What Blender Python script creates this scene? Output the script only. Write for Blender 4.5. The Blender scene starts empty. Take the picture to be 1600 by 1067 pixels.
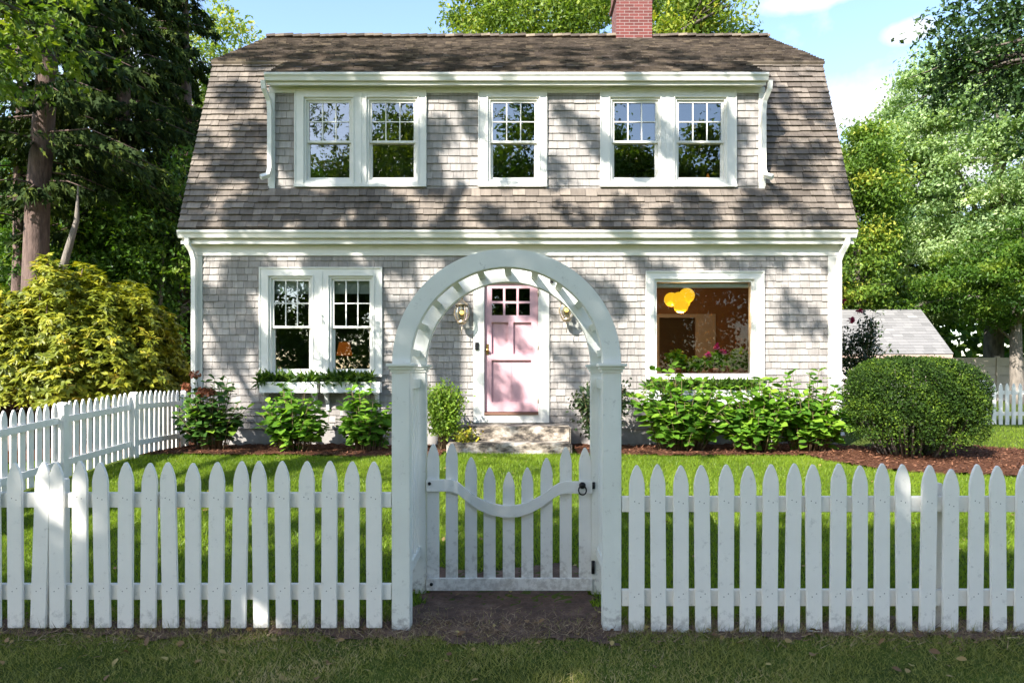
import bpy, bmesh, math, random
import numpy as np
from mathutils import Vector
random.seed(7)
RNG = np.random.default_rng(11)
sc = bpy.context.scene
col = sc.collection
R = math.radians

# ------------------------------------------------------------------ camera
CH = 1.56                      # eye height over the verge
F, PX, PY = 1067.0, 812.0, 580.0   # focal length and vanishing point, in pixels of the 1600 px photograph
cam_d = bpy.data.cameras.new("camera")
cam = bpy.data.objects.new("camera", cam_d)
col.objects.link(cam)
cam.location = (0, 0, CH)
cam.rotation_euler = (R(90), 0, 0)
cam_d.sensor_width = 36
cam_d.lens = 36 * F / 1600
cam_d.shift_x = (800 - PX) / 1600
cam_d.shift_y = (PY - 533.5) / 1600
cam_d.clip_end = 2000
sc.camera = cam

# ------------------------------------------------------------------ sky, sun, exposure
SUN_AZ, SUN_EL = R(36), R(38)       # to the left of straight behind the camera
S = Vector((-math.sin(SUN_AZ) * math.cos(SUN_EL), -math.cos(SUN_AZ) * math.cos(SUN_EL), math.sin(SUN_EL)))
w = bpy.data.worlds.new("World")
sc.world = w
w.use_nodes = True
nt = w.node_tree
nt.nodes.clear()
def N(t, **k):
    n = nt.nodes.new(t)
    for a, b in k.items():
        setattr(n, a, b)
    return n
sky = N('ShaderNodeTexSky', sky_type='NISHITA', sun_disc=False)
sky.sun_elevation = SUN_EL
sky.sun_rotation = math.atan2(S.x, S.y)
sky.air_density = 1.0
sky.dust_density = 0.6
sky.ozone_density = 1.2
tc = N('ShaderNodeTexCoord')
bg = N('ShaderNodeBackground')
bg.inputs['Strength'].default_value = 0.115
out = N('ShaderNodeOutputWorld')
# fair weather clouds low in the sky
noi = N('ShaderNodeTexNoise')
noi.inputs['Scale'].default_value = 9
noi.inputs['Detail'].default_value = 8
noi.inputs['Roughness'].default_value = 0.6
acc = None
for px, py, wd, ht in ((1365, 165, 95, 42), (1300, 185, 80, 30), (1418, 50, 26, 11), (1270, -4, 70, 12), (90, 60, 150, 50), (240, 150, 160, 60), (1480, 250, 160, 80), (-500, 200, 300, 80), (2100, 250, 300, 90)):
    v = Vector(((px-PX)/F, 1, (PY-py)/F)).normalized()
    sb = N('ShaderNodeVectorMath', operation='SUBTRACT'); sb.inputs[1].default_value = v
    ml = N('ShaderNodeVectorMath', operation='MULTIPLY'); ml.inputs[1].default_value = (F/wd, F/wd, F/ht)
    ln_ = N('ShaderNodeVectorMath', operation='LENGTH')
    mr = N('ShaderNodeMapRange'); mr.inputs['From Min'].default_value = 1.5; mr.inputs['From Max'].default_value = .2
    nt.links.new(tc.outputs['Generated'], sb.inputs[0]); nt.links.new(sb.outputs[0], ml.inputs[0]); nt.links.new(ml.outputs[0], ln_.inputs[0]); nt.links.new(ln_.outputs['Value'], mr.inputs['Value'])
    if acc is None: acc = mr.outputs[0]
    else:
        mxn = N('ShaderNodeMath', operation='MAXIMUM'); nt.links.new(acc, mxn.inputs[0]); nt.links.new(mr.outputs[0], mxn.inputs[1]); acc = mxn.outputs[0]
cm = N('ShaderNodeMath', operation='MULTIPLY_ADD'); cm.inputs[1].default_value = .55
rmp = N('ShaderNodeValToRGB')
rmp.color_ramp.elements[0].position = 0.62
rmp.color_ramp.elements[1].position = 0.95
cmix = N('ShaderNodeMix', data_type='RGBA')
cmix.inputs['B'].default_value = (2.9, 2.95, 3.05, 1)
L = nt.links.new
L(tc.outputs['Generated'], noi.inputs['Vector'])
L(acc, cm.inputs[0])
L(noi.outputs['Fac'], cm.inputs[2])
L(cm.outputs[0], rmp.inputs['Fac'])
L(rmp.outputs['Color'], cmix.inputs['Factor'])
L(sky.outputs['Color'], cmix.inputs['A'])
L(cmix.outputs['Result'], bg.inputs['Color'])
L(bg.outputs['Background'], out.inputs['Surface'])

sun_d = bpy.data.lights.new("sun", 'SUN')
sun_d.energy = 3.6
sun_d.angle = R(0.5)
sun_d.color = (1.0, 0.955, 0.89)
sun = bpy.data.objects.new("sun", sun_d)
col.objects.link(sun)
sun.rotation_euler = S.to_track_quat('Z', 'Y').to_euler()
sun.location = (-20, -25, 30)

sc.view_settings.view_transform = 'Standard'
sc.view_settings.look = 'None'
sc.view_settings.exposure = 1.9
sc.view_settings.gamma = 1
sc.render.engine = 'CYCLES'
sc.cycles.max_bounces = 8
sc.cycles.diffuse_bounces = 4
sc.cycles.transparent_max_bounces = 12
sc.cycles.caustics_reflective = False
sc.cycles.caustics_refractive = False
sc.cycles.sample_clamp_indirect = 6

# ------------------------------------------------------------------ helpers
def P(px, py, Y):
    """a pixel of the photograph at distance Y -> metres"""
    return ((px - PX) * Y / F, Y, CH + (PY - py) * Y / F)
def XP(px, Y): return (px - PX) * Y / F
def ZP(py, Y): return CH + (PY - py) * Y / F

def tag(o, label=None, cat=None, group=None, kind=None):
    if label: o["label"] = label
    if cat: o["category"] = cat
    if group: o["group"] = group
    if kind: o["kind"] = kind
    return o
def empty(name, loc, label, cat, group=None):
    o = bpy.data.objects.new(name, None)
    o.empty_display_size = 0.2
    o.location = loc
    col.objects.link(o)
    return tag(o, label, cat, group)

class MB:
    def __init__(s): s.v, s.f, s.r, s.sm = [], [], [], []
    def add(s, vs, fs, rnd=None, smooth=False):
        b = len(s.v)
        s.v += [tuple(v) for v in vs]
        s.f += [tuple(b + i for i in f) for f in fs]
        s.r += [random.random() if rnd is None else rnd] * len(vs)
        s.sm += [smooth] * len(fs)
        return s
    def box(s, x0, x1, y0, y1, z0, z1, rnd=None):
        return s.add([(x0,y0,z0),(x1,y0,z0),(x1,y1,z0),(x0,y1,z0),(x0,y0,z1),(x1,y0,z1),(x1,y1,z1),(x0,y1,z1)],
              [(3,2,1,0),(4,5,6,7),(0,1,5,4),(1,2,6,5),(2,3,7,6),(3,0,4,7)], rnd)
    def prism(s, poly, y0, y1):
        """xz outline pushed from y0 to y1"""
        n = len(poly)
        return s.add([(x,y0,z) for x,z in poly] + [(x,y1,z) for x,z in poly],
              [tuple(range(n)), tuple(range(2*n-1, n-1, -1))] + [(i, i+n, (i+1)%n+n, (i+1)%n) for i in range(n)])
    def prism_x(s, poly, x0, x1):
        n = len(poly)
        return s.add([(x0,y,z) for y,z in poly] + [(x1,y,z) for y,z in poly],
              [tuple(range(n)), tuple(range(2*n-1, n-1, -1))] + [(i, i+n, (i+1)%n+n, (i+1)%n) for i in range(n)])
    def tube(s, pts, rad, n=8, cap=True, smooth=True, wob=0.0):
        pts = [Vector(p) for p in pts]
        if not hasattr(rad, '__len__'): rad = [rad] * len(pts)
        vs, fs = [], []
        a = None
        for i, p in enumerate(pts):
            t = (pts[min(i+1, len(pts)-1)] - pts[max(i-1, 0)]).normalized()
            if a is None:
                a = t.orthogonal().normalized() if n != 4 else (Vector((1,1,0)).normalized() if abs(t.z) > .5 else t.orthogonal().normalized())
            a = (a - t * a.dot(t)).normalized()
            b = t.cross(a)
            for k in range(n):
                an = 2*math.pi*k/n
                rr = rad[i] * (1 + (random.uniform(-wob, wob) if wob else 0))
                vs.append(p + (a*math.cos(an) + b*math.sin(an)) * rr)
        for i in range(len(pts)-1):
            for k in range(n):
                fs.append((i*n+k, i*n+(k+1)%n, (i+1)*n+(k+1)%n, (i+1)*n+k))
        if cap:
            fs.append(tuple(range(n-1, -1, -1)))
            fs.append(tuple((len(pts)-1)*n+k for k in range(n)))
        return s.add(vs, fs, None, smooth)
    def lathe(s, c, prof, n=16, smooth=True):
        vs, fs = [], []
        for r, z in prof:
            for k in range(n):
                a = 2*math.pi*k/n
                vs.append((c[0]+r*math.cos(a), c[1]+r*math.sin(a), c[2]+z))
        for i in range(len(prof)-1):
            for k in range(n):
                fs.append((i*n+k, i*n+(k+1)%n, (i+1)*n+(k+1)%n, (i+1)*n+k))
        fs.append(tuple(range(n-1,-1,-1)))
        fs.append(tuple((len(prof)-1)*n+k for k in range(n)))
        return s.add(vs, fs, None, smooth)
    def ball(s, c, r, n=12, m=8, sq=(1,1,1)):
        prof = [(math.sin(math.pi*i/m)*r + 1e-4, -math.cos(math.pi*i/m)*r) for i in range(m+1)]
        b = len(s.v)
        s.lathe((0,0,0), prof, n)
        for i in range(b, len(s.v)):
            x,y,z = s.v[i]
            s.v[i] = (c[0]+x*sq[0], c[1]+y*sq[1], c[2]+z*sq[2])
        return s
    def mesh(s, name, mat, bevel=0):
        me = bpy.data.meshes.new(name)
        me.from_pydata(s.v, [], s.f)
        at = me.attributes.new('rnd', 'FLOAT', 'POINT')
        at.data.foreach_set('value', np.array(s.r, dtype=np.float32))
        me.polygons.foreach_set('use_smooth', s.sm)
        if bevel:
            bm = bmesh.new(); bm.from_mesh(me)
            bmesh.ops.recalc_face_normals(bm, faces=bm.faces)
            es = [e for e in bm.edges if len(e.link_faces) == 2 and e.calc_face_angle(0) > .5]
            bmesh.ops.bevel(bm, geom=es, offset=bevel, segments=2, affect='EDGES', clamp_overlap=True)
            bm.to_mesh(me); bm.free()
        me.materials.append(mat)
        me.update()
        return me
    def build(s, name, mat, parent=None, bevel=0):
        o = bpy.data.objects.new(name, s.mesh(name, mat, bevel))
        col.objects.link(o)
        if parent:
            o.parent = parent
            p, off = parent, Vector()
            while p: off += p.location; p = p.parent
            o.location = -off        # parts are drawn in world metres
        return o

def np_mesh(name, V, faces, rnd, mat, parent=None, extra=None):
    """V (n,3), faces list of equal-size arrays"""
    me = bpy.data.meshes.new(name)
    me.vertices.add(len(V))
    me.vertices.foreach_set('co', np.ascontiguousarray(V, dtype=np.float32).ravel())
    k = faces.shape[1]
    me.loops.add(faces.size)
    me.loops.foreach_set('vertex_index', faces.astype(np.int32).ravel())
    me.polygons.add(len(faces))
    me.polygons.foreach_set('loop_start', np.arange(0, faces.size, k, dtype=np.int32))
    me.polygons.foreach_set('loop_total', np.full(len(faces), k, dtype=np.int32))
    at = me.attributes.new('rnd', 'FLOAT', 'POINT')
    at.data.foreach_set('value', rnd.astype(np.float32))
    me.materials.append(mat)
    me.update(calc_edges=True)
    o = bpy.data.objects.new(name, me)
    col.objects.link(o)
    if parent:
        o.parent = parent
        p, off = parent, Vector()
        while p: off += p.location; p = p.parent
        o.location = -off
    return o

# leaf templates: (along, across, normal)
T_SIMPLE = (np.array([[0,0,0],[.45,.28,.05],[1,0,-.06],[.45,-.28,.05]], float), np.array([[0,1,2],[0,2,3]]))
T_OAK = (np.array([[0,0,0],[.3,.16,.03],[.42,.09,.0],[.6,.27,.05],[1,.0,-.08],[.6,-.27,.05],[.42,-.09,0],[.3,-.16,.03]], float),
         np.array([[0,1,2],[2,3,4],[0,2,4],[0,4,6],[6,4,5],[0,6,7]]))
T_OVATE = (np.array([[0,0,0],[.22,.24,.05],[.52,.33,.05],[.82,.18,-.02],[1,0,-.12],[.82,-.18,-.02],[.52,-.33,.05],[.22,-.24,.05],[.3,0,.0],[.65,0,-.02]], float),
         np.array([[0,1,8],[1,2,8],[2,9,8],[2,3,9],[3,4,9],[4,5,9],[5,6,9],[6,8,9],[6,7,8],[7,0,8]]))
T_NARROW = (np.array([[0,0,0],[.4,.13,.03],[1,0,-.1],[.4,-.13,.03]], float), np.array([[0,1,2],[0,2,3]]))
T_SPRAY = (np.array([[0,0,0],[.25,.10,0],[.3,.03,0],[.55,.13,-.03],[.6,.03,-.04],[1,0,-.12],[.6,-.03,-.04],[.55,-.13,-.03],[.3,-.03,0],[.25,-.10,0]], float),
         np.array([[0,1,2],[2,3,4],[2,4,5],[0,2,8],[2,5,8],[5,6,8],[6,7,8],[8,9,0]]))
T_BLADE = (np.array([[0,.5,0],[0,-.5,0],[1,0,0]], float), np.array([[0,1,2]]))

def unit(a): return a / (np.linalg.norm(a, axis=1, keepdims=True) + 1e-9)
def leaves(name, pos, d, n, size, rnd, mat, parent=None, T=T_SIMPLE, width=None):
    tv, tf = T
    d = unit(d)
    n = unit(n - d * np.sum(n*d, axis=1, keepdims=True))
    s = np.cross(n, d)
    K = len(tv)
    size = np.asarray(size)[:, None, None]
    wd = size if width is None else np.asarray(width)[:, None, None]
    V = pos[:, None, :] + d[:, None, :]*tv[None, :, 0:1]*size + s[:, None, :]*tv[None, :, 1:2]*wd + n[:, None, :]*tv[None, :, 2:3]*size
    Fc = (tf[None] + (np.arange(len(pos))*K)[:, None, None]).reshape(-1, tf.shape[1])
    return np_mesh(name, V.reshape(-1, 3), Fc, np.repeat(rnd, K), mat, parent)

def rdir(n): return unit(RNG.normal(size=(n, 3)))

# ------------------------------------------------------------------ materials
MATS = {}
def mat(name):
    m = bpy.data.materials.new(name); m.use_nodes = True
    t = m.node_tree
    b = t.nodes['Principled BSDF']
    return m, t, b
def nn(t, kind, **k):
    n = t.nodes.new(kind)
    for a, v in k.items():
        if a in n.inputs: n.inputs[a].default_value = v
        else: setattr(n, a, v)
    return n
def ramp(t, stops):
    r = t.nodes.new('ShaderNodeValToRGB')
    e = r.color_ramp.elements
    while len(e) < len(stops): e.new(.5)
    for x, (p, c) in zip(e, stops):
        x.position = p; x.color = (*c, 1)
    return r
def noise(t, scale, detail=4, rough=.55, co='Object', stretch=None):
    n = nn(t, 'ShaderNodeTexNoise', Scale=scale, Detail=detail, Roughness=rough)
    c = t.nodes.new('ShaderNodeTexCoord')
    if stretch:
        mp = nn(t, 'ShaderNodeMapping'); mp.inputs['Scale'].default_value = stretch
        t.links.new(c.outputs[co], mp.inputs['Vector']); t.links.new(mp.outputs['Vector'], n.inputs['Vector'])
    else:
        t.links.new(c.outputs[co], n.inputs['Vector'])
    return n
def mixc(t, fac, a, b, mode='MIX'):
    m = t.nodes.new('ShaderNodeMix'); m.data_type = 'RGBA'; m.blend_type = mode
    for s, v in (('Factor', fac), ('A', a), ('B', b)):
        if isinstance(v, (int, float)): m.inputs[s].default_value = v
        elif isinstance(v, tuple): m.inputs[s].default_value = (*v, 1)
        else: t.links.new(v, m.inputs[s])
    return m.outputs['Result']
def bump(t, b, h, strength=.3, dist=.01):
    n = nn(t, 'ShaderNodeBump', Strength=strength, Distance=dist)
    t.links.new(h, n.inputs['Height']); t.links.new(n.outputs['Normal'], b.inputs['Normal'])

def m_plain(name, c, rough=.5, metal=0, var=.06, scale=6, emit=None):
    m, t, b = mat(name)
    n = noise(t, scale, 5)
    r = ramp(t, [(.3, tuple(x*(1-var*1.5) for x in c)), (.7, tuple(min(1, x*(1+var)) for x in c))])
    t.links.new(n.outputs['Fac'], r.inputs['Fac'])
    t.links.new(r.outputs['Color'], b.inputs['Base Color'])
    b.inputs['Roughness'].default_value = rough
    b.inputs['Metallic'].default_value = metal
    if emit:
        b.inputs['Emission Color'].default_value = (*emit[0], 1); b.inputs['Emission Strength'].default_value = emit[1]
    return m

def m_paint(name, c, dirt=0.0, dirt_z=0.3):
    """exterior paint: faint blotches, wood grain bump, chipped and muddy near the ground"""
    m, t, b = mat(name)
    n = noise(t, 5, 6)
    g = noise(t, 30, 4, stretch=(1, 1, .06))
    r = ramp(t, [(.3, tuple(x*.9 for x in c)), (.65, c)])
    t.links.new(n.outputs['Fac'], r.inputs['Fac'])
    c1 = mixc(t, .25, r.outputs['Color'], mixc(t, g.outputs['Fac'], tuple(x*.84 for x in c), c))
    if dirt:
        tcn = t.nodes.new('ShaderNodeNewGeometry')
        sx = t.nodes.new('ShaderNodeSeparateXYZ'); t.links.new(tcn.outputs['Position'], sx.inputs[0])
        mr = nn(t, 'ShaderNodeMapRange'); mr.inputs['From Min'].default_value = dirt_z; mr.inputs['From Max'].default_value = 0.0
        t.links.new(sx.outputs['Z'], mr.inputs['Value'])
        dn = nn(t, 'ShaderNodeTexNoise', Scale=22, Detail=6, Roughness=.7); t.links.new(tcn.outputs['Position'], dn.inputs['Vector'])
        ad = nn(t, 'ShaderNodeMath', operation='MULTIPLY_ADD'); t.links.new(mr.outputs[0], ad.inputs[0]); ad.inputs[1].default_value = .22; t.links.new(dn.outputs['Fac'], ad.inputs[2])
        dr = ramp(t, [(.60, (0,0,0)), (.78, (1,1,1))]); t.links.new(ad.outputs[0], dr.inputs['Fac'])
        mu = nn(t, 'ShaderNodeMath', operation='MULTIPLY'); t.links.new(dr.outputs['Color'], mu.inputs[0]); mu.inputs[1].default_value = dirt
        c1 = mixc(t, mu.outputs[0], c1, (.24, .22, .20))
    t.links.new(c1, b.inputs['Base Color'])
    b.inputs['Roughness'].default_value = .5
    bump(t, b, g.outputs['Fac'], .25, .004)
    return m

def m_attr(name, stops, rough=.8, grain=None, spec=.3, weather=None):
    m, t, b = mat(name)
    a = nn(t, 'ShaderNodeAttribute', attribute_name='rnd')
    r = ramp(t, stops)
    t.links.new(a.outputs['Fac'], r.inputs['Fac'])
    c = r.outputs['Color']
    if weather:
        wn = noise(t, weather[0], 5)
        wr = ramp(t, [(.35, (weather[1],)*3), (.65, (1,1,1))]); t.links.new(wn.outputs['Fac'], wr.inputs['Fac'])
        c = mixc(t, 1.0, c, wr.outputs['Color'], 'MULTIPLY')
    if grain:
        g = noise(t, grain[0], 4, stretch=grain[1])
        gr = ramp(t, [(.25, (.72,)*3), (.7, (1.06,)*3)]); t.links.new(g.outputs['Fac'], gr.inputs['Fac'])
        c = mixc(t, 1.0, c, gr.outputs['Color'], 'MULTIPLY')
        bump(t, b, g.outputs['Fac'], .4, .006)
    t.links.new(c, b.inputs['Base Color'])
    b.inputs['Roughness'].default_value = rough
    b.inputs['Specular IOR Level'].default_value = spec
    return m

def m_leaf(name, stops, trans=.35, rough=.45, tint=(1.25, 1.3, .5), spec=.3):
    m, t, b = mat(name)
    a = nn(t, 'ShaderNodeAttribute', attribute_name='rnd')
    r = ramp(t, stops)
    t.links.new(a.outputs['Fac'], r.inputs['Fac'])
    t.links.new(r.outputs['Color'], b.inputs['Base Color'])
    b.inputs['Roughness'].default_value = rough
    b.inputs['Specular IOR Level'].default_value = spec
    tr = t.nodes.new('ShaderNodeBsdfTranslucent')
    t.links.new(mixc(t, 1.0, r.outputs['Color'], tint, 'MULTIPLY'), tr.inputs['Color'])
    mx = nn(t, 'ShaderNodeMixShader', Fac=trans)
    t.links.new(b.outputs[0], mx.inputs[1]); t.links.new(tr.outputs[0], mx.inputs[2])
    t.links.new(mx.outputs[0], t.nodes['Material Output'].inputs['Surface'])
    return m

def m_bark(name, c0, c1, scale=9):
    m, t, b = mat(name)
    n = noise(t, scale, 7, .65, stretch=(1, 1, .25))
    r = ramp(t, [(.3, c0), (.7, c1)])
    t.links.new(n.outputs['Fac'], r.inputs['Fac'])
    t.links.new(r.outputs['Color'], b.inputs['Base Color'])
    b.inputs['Roughness'].default_value = .9
    bump(t, b, n.outputs['Fac'], .9, .05)
    return m

M = {}
M['fence'] = m_paint('fence_paint', (.86, .825, .765), .5, .16)
M['arbor'] = m_paint('arbor_paint', (.76, .762, .705), .7, .2)
M['gate'] = m_paint('gate_paint', (.78, .775, .75), .5, .5)
M['trim'] = m_paint('house_trim_paint', (.79, .77, .70))
M['box'] = m_paint('window_box_paint', (.78, .79, .76))
M['wall'] = m_attr('wall_shingles', [(0, (.285,.26,.238)), (.5, (.355,.326,.300)), (1, (.44,.407,.375))], .85, (26, (1,1,.08)), weather=(1.3,.86))
M['gable'] = m_plain('gable_shingles', (.38,.35,.34), .9)
M['roof'] = m_attr('roof_wood_shingles', [(0, (.13,.106,.085)), (.5, (.205,.17,.138)), (1, (.31,.26,.21))], .85, (22, (1,.3,.12)), weather=(1.1,.7))
M['roof_top'] = m_attr('upper_roof_shingles', [(0, (.085,.066,.05)), (.5, (.17,.135,.11)), (1, (.32,.255,.185))], .9, (16, (1,.4,1)), weather=(1.6,.6))
M['stone'] = m_plain('step_stone', (.36,.32,.27), .85, var=.3, scale=5)
M['concrete'] = m_plain('foundation_concrete', (.33,.31,.29), .9, var=.18, scale=7)
M['iron'] = m_plain('black_iron', (.015,.015,.017), .45, .6)
M['brass'] = m_plain('brass', (.55,.38,.14), .3, 1)
M['copper'] = m_plain('weathered_brass', (.45,.36,.25), .4, .8)
M['door'] = m_paint('rose_door_paint', (.60,.36,.39))
M['black'] = m_plain('black_plastic', (.01,.01,.012), .3)
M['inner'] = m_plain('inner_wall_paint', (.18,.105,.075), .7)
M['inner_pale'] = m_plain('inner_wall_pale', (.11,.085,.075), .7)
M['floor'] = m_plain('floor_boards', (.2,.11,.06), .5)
M['pot'] = m_plain('terracotta', (.45,.18,.09), .8)
M['lamp'] = m_plain('yellow_lamp_glass', (.9,.5,.03), .35, emit=((1,.55,.02), .3))
M['ember'] = m_plain('orange_shade', (.8,.25,.04), .5, emit=((1,.25,.03), .06))
M['bulb'] = m_plain('bulb', (1,.7,.2), .3, emit=((1,.55,.12), .8))
M['blind'] = m_plain('roller_blind', (.80,.84,.76), .8)
M['rock'] = m_plain('field_stone', (.16,.13,.115), .95, var=.35, scale=3)

# brick
m, t, b = mat('red_brick')
bt = nn(t, 'ShaderNodeTexBrick', Scale=1.0, **{'Mortar Size': .006, 'Brick Width': .21, 'Row Height': .068})
tcn = t.nodes.new('ShaderNodeTexCoord'); sx = t.nodes.new('ShaderNodeSeparateXYZ'); cx = t.nodes.new('ShaderNodeCombineXYZ')
ad = nn(t, 'ShaderNodeMath', operation='ADD')
t.links.new(tcn.outputs['Object'], sx.inputs[0]); t.links.new(sx.outputs['X'], ad.inputs[0]); t.links.new(sx.outputs['Y'], ad.inputs[1])
t.links.new(ad.outputs[0], cx.inputs['X']); t.links.new(sx.outputs['Z'], cx.inputs['Y']); t.links.new(cx.outputs[0], bt.inputs['Vector'])
bt.inputs['Color1'].default_value = (.10,.024,.02,1); bt.inputs['Color2'].default_value = (.17,.042,.035,1); bt.inputs['Mortar'].default_value = (.24,.19,.17,1)
t.links.new(bt.outputs['Color'], b.inputs['Base Color']); b.inputs['Roughness'].default_value = .9
bump(t, b, bt.outputs['Fac'], -.5, .008)
M['brick'] = m
# stone steps: blotchy lichen
m, t, b = mat('lichen_stone')
n1 = noise(t, 4, 8, .65, stretch=(1,1,2)); n2 = noise(t, 26, 5)
r1 = ramp(t, [(.40, (.05,.042,.035)), (.5, (.26,.215,.165)), (.6, (.50,.45,.38))])
t.links.new(n1.outputs['Fac'], r1.inputs['Fac'])
r2 = ramp(t, [(.3, (.75,)*3), (.7, (1.05,)*3)]); t.links.new(n2.outputs['Fac'], r2.inputs['Fac'])
t.links.new(mixc(t, 1.0, r1.outputs['Color'], r2.outputs['Color'], 'MULTIPLY'), b.inputs['Base Color'])
b.inputs['Roughness'].default_value = .9; bump(t, b, n2.outputs['Fac'], .6, .02)
M['stone'] = m
# window glass
m, t, b = mat('window_glass')
tp = t.nodes.new('ShaderNodeBsdfTransparent'); tp.inputs['Color'].default_value = (.86,.9,.88,1)
gl = t.nodes.new('ShaderNodeBsdfGlossy'); gl.inputs['Roughness'].default_value = 0.0
gl.inputs['Color'].default_value = (1,1,1,1)
gn = noise(t, 1.7, 2); bp = nn(t, 'ShaderNodeBump', Strength=.03, Distance=.01); t.links.new(gn.outputs['Fac'], bp.inputs['Height']); t.links.new(bp.outputs['Normal'], gl.inputs['Normal'])
fr = nn(t, 'ShaderNodeFresnel', IOR=1.5); ma = nn(t, 'ShaderNodeMath', operation='MULTIPLY_ADD', use_clamp=True)
t.links.new(fr.outputs[0], ma.inputs[0]); ma.inputs[1].default_value = 1.6; ma.inputs[2].default_value = .13
mx = t.nodes.new('ShaderNodeMixShader'); t.links.new(ma.outputs[0], mx.inputs[0]); t.links.new(tp.outputs[0], mx.inputs[1]); t.links.new(gl.outputs[0], mx.inputs[2])
t.links.new(mx.outputs[0], t.nodes['Material Output'].inputs['Surface'])
M['glass'] = m
# picture-window glass reflects less
m2 = m.copy(); m2.name = 'picture_glass'
for n_ in m2.node_tree.nodes:
    if n_.type == 'MATH': n_.inputs[1].default_value = .8; n_.inputs[2].default_value = .0
M['glass_clear'] = m2
# garage roof
M['slate'] = m_plain('grey_asphalt_shingles', (.30,.29,.30), .9, var=.12, scale=3)
M['garage'] = m_plain('garage_siding', (.62,.55,.50), .8)
M['garage_trim'] = m_plain('cedar_fascia', (.17,.085,.055), .8)
M['tan'] = m_plain('tan_boards', (.46,.38,.31), .85, var=.12, scale=2)

# leaves
M['l_oak'] = m_leaf('oak_leaves', [(0,(.05,.095,.013)),(.5,(.12,.19,.02)),(1,(.24,.29,.032))], .4)
M['l_dense'] = m_leaf('street_tree_leaves', [(0,(.03,.07,.012)),(.5,(.06,.12,.02)),(1,(.11,.17,.03))], .35)
M['l_oak_shaded'] = m_leaf('shaded_oak_leaves', [(0,(.02,.045,.012)),(.5,(.035,.075,.02)),(1,(.06,.11,.03))], .3)  # oak leaves with the shade on the right bough put into the colour
M['l_maple'] = m_leaf('maple_leaves', [(0,(.07,.125,.018)),(.55,(.16,.235,.03)),(.85,(.28,.33,.04)),(1,(.40,.36,.05))], .4)
M['l_midgreen'] = m_leaf('mid_green_leaves', [(0,(.05,.10,.018)),(.55,(.12,.21,.03)),(.85,(.22,.31,.04)),(1,(.36,.37,.05))], .4)
M['l_locust'] = m_leaf('locust_leaves', [(0,(.11,.19,.07)),(.5,(.29,.40,.16)),(1,(.48,.58,.29))], .4)
M['l_wood'] = m_leaf('woodland_leaves', [(0,(.03,.075,.012)),(.6,(.085,.17,.02)),(1,(.19,.26,.03))], .42)
M['l_spruce'] = m_leaf('spruce_needles', [(0,(.014,.026,.008)),(.6,(.036,.06,.014)),(1,(.12,.15,.025))], .15, .7, spec=.08)
M['l_rhodo'] = m_leaf('rhododendron_leaves', [(0,(.06,.085,.014)),(.4,(.20,.235,.022)),(.75,(.40,.39,.035)),(1,(.52,.37,.055))], .35, tint=(1.3,1.2,.4))
M['l_hyd'] = m_leaf('hydrangea_leaves', [(0,(.045,.12,.014)),(.5,(.12,.26,.022)),(1,(.26,.42,.04))], .42, .62, spec=.2)
M['l_hyd_dark'] = m_leaf('dark_hydrangea_leaves', [(0,(.03,.075,.016)),(.6,(.065,.15,.022)),(1,(.20,.33,.035))], .3)
M['l_box'] = m_leaf('boxwood_leaves', [(0,(.014,.032,.006)),(.5,(.038,.08,.009)),(1,(.16,.235,.02))], .22, .6, spec=.15)
M['l_privet'] = m_leaf('privet_leaves', [(0,(.09,.17,.022)),(.5,(.20,.32,.035)),(1,(.34,.46,.06))], .4)
M['l_holly'] = m_leaf('holly_leaves', [(0,(.015,.03,.012)),(.6,(.035,.06,.02)),(1,(.07,.1,.03))], .2, .3)
M['l_fern'] = m_leaf('fern_leaves', [(0,(.03,.07,.012)),(.6,(.07,.14,.02)),(1,(.16,.24,.04))], .4)
M['petal_pink'] = m_leaf('pink_petals', [(0,(.6,.04,.25)),(1,(.8,.10,.4))], .3, tint=(1,1,1))
M['petal_red'] = m_leaf('red_petals', [(0,(.28,.015,.05)),(1,(.5,.03,.10))], .3, tint=(1,1,1))
M['petal_rust'] = m_leaf('rust_petals', [(0,(.16,.05,.025)),(1,(.42,.16,.08))], .3, tint=(1,1,1))
M['grass'] = m_leaf('lawn_grass', [(0,(.07,.13,.01)),(.5,(.16,.25,.016)),(1,(.28,.36,.03))], .4)
M['verge'] = m_leaf('verge_grass', [(0,(.11,.13,.032)),(.45,(.26,.265,.07)),(.74,(.38,.36,.10)),(.85,(.46,.35,.18)),(1,(.62,.47,.29))], .3)
M['litter'] = m_leaf('dead_grass', [(0,(.10,.07,.045)),(.5,(.26,.17,.10)),(1,(.45,.34,.22))], .15, .8, tint=(1,1,1))
M['mulch_chip'] = m_attr('mulch_chips', [(0,(.05,.022,.014)),(.6,(.15,.065,.035)),(1,(.28,.13,.07))], .9)
M['bark_oak'] = m_bark('oak_bark', (.05,.04,.032), (.16,.13,.105))
M['bark_spruce'] = m_bark('spruce_bark', (.05,.03,.024), (.19,.125,.10))
M['bark_grey'] = m_bark('grey_bark', (.10,.085,.07), (.27,.23,.19))
M['stem'] = m_bark('stem', (.09,.06,.03), (.2,.15,.07))

# ------------------------------------------------------------------ ground
def sstep(a, b, x):
    t_ = np.clip((x-a)/(b-a), 0, 1)
    return t_*t_*(3-2*t_)
def gz(x, y):
    x = np.asarray(x, float); y = np.asarray(y, float)
    z = .30*sstep(4.4, 10.2, y)
    z = z + .012*np.sin(x*1.7+1.1)*np.sin(y*2.3) * (np.abs(x) < 40)
    return z
def gzs(x, y): return float(gz(x, y))

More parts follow.
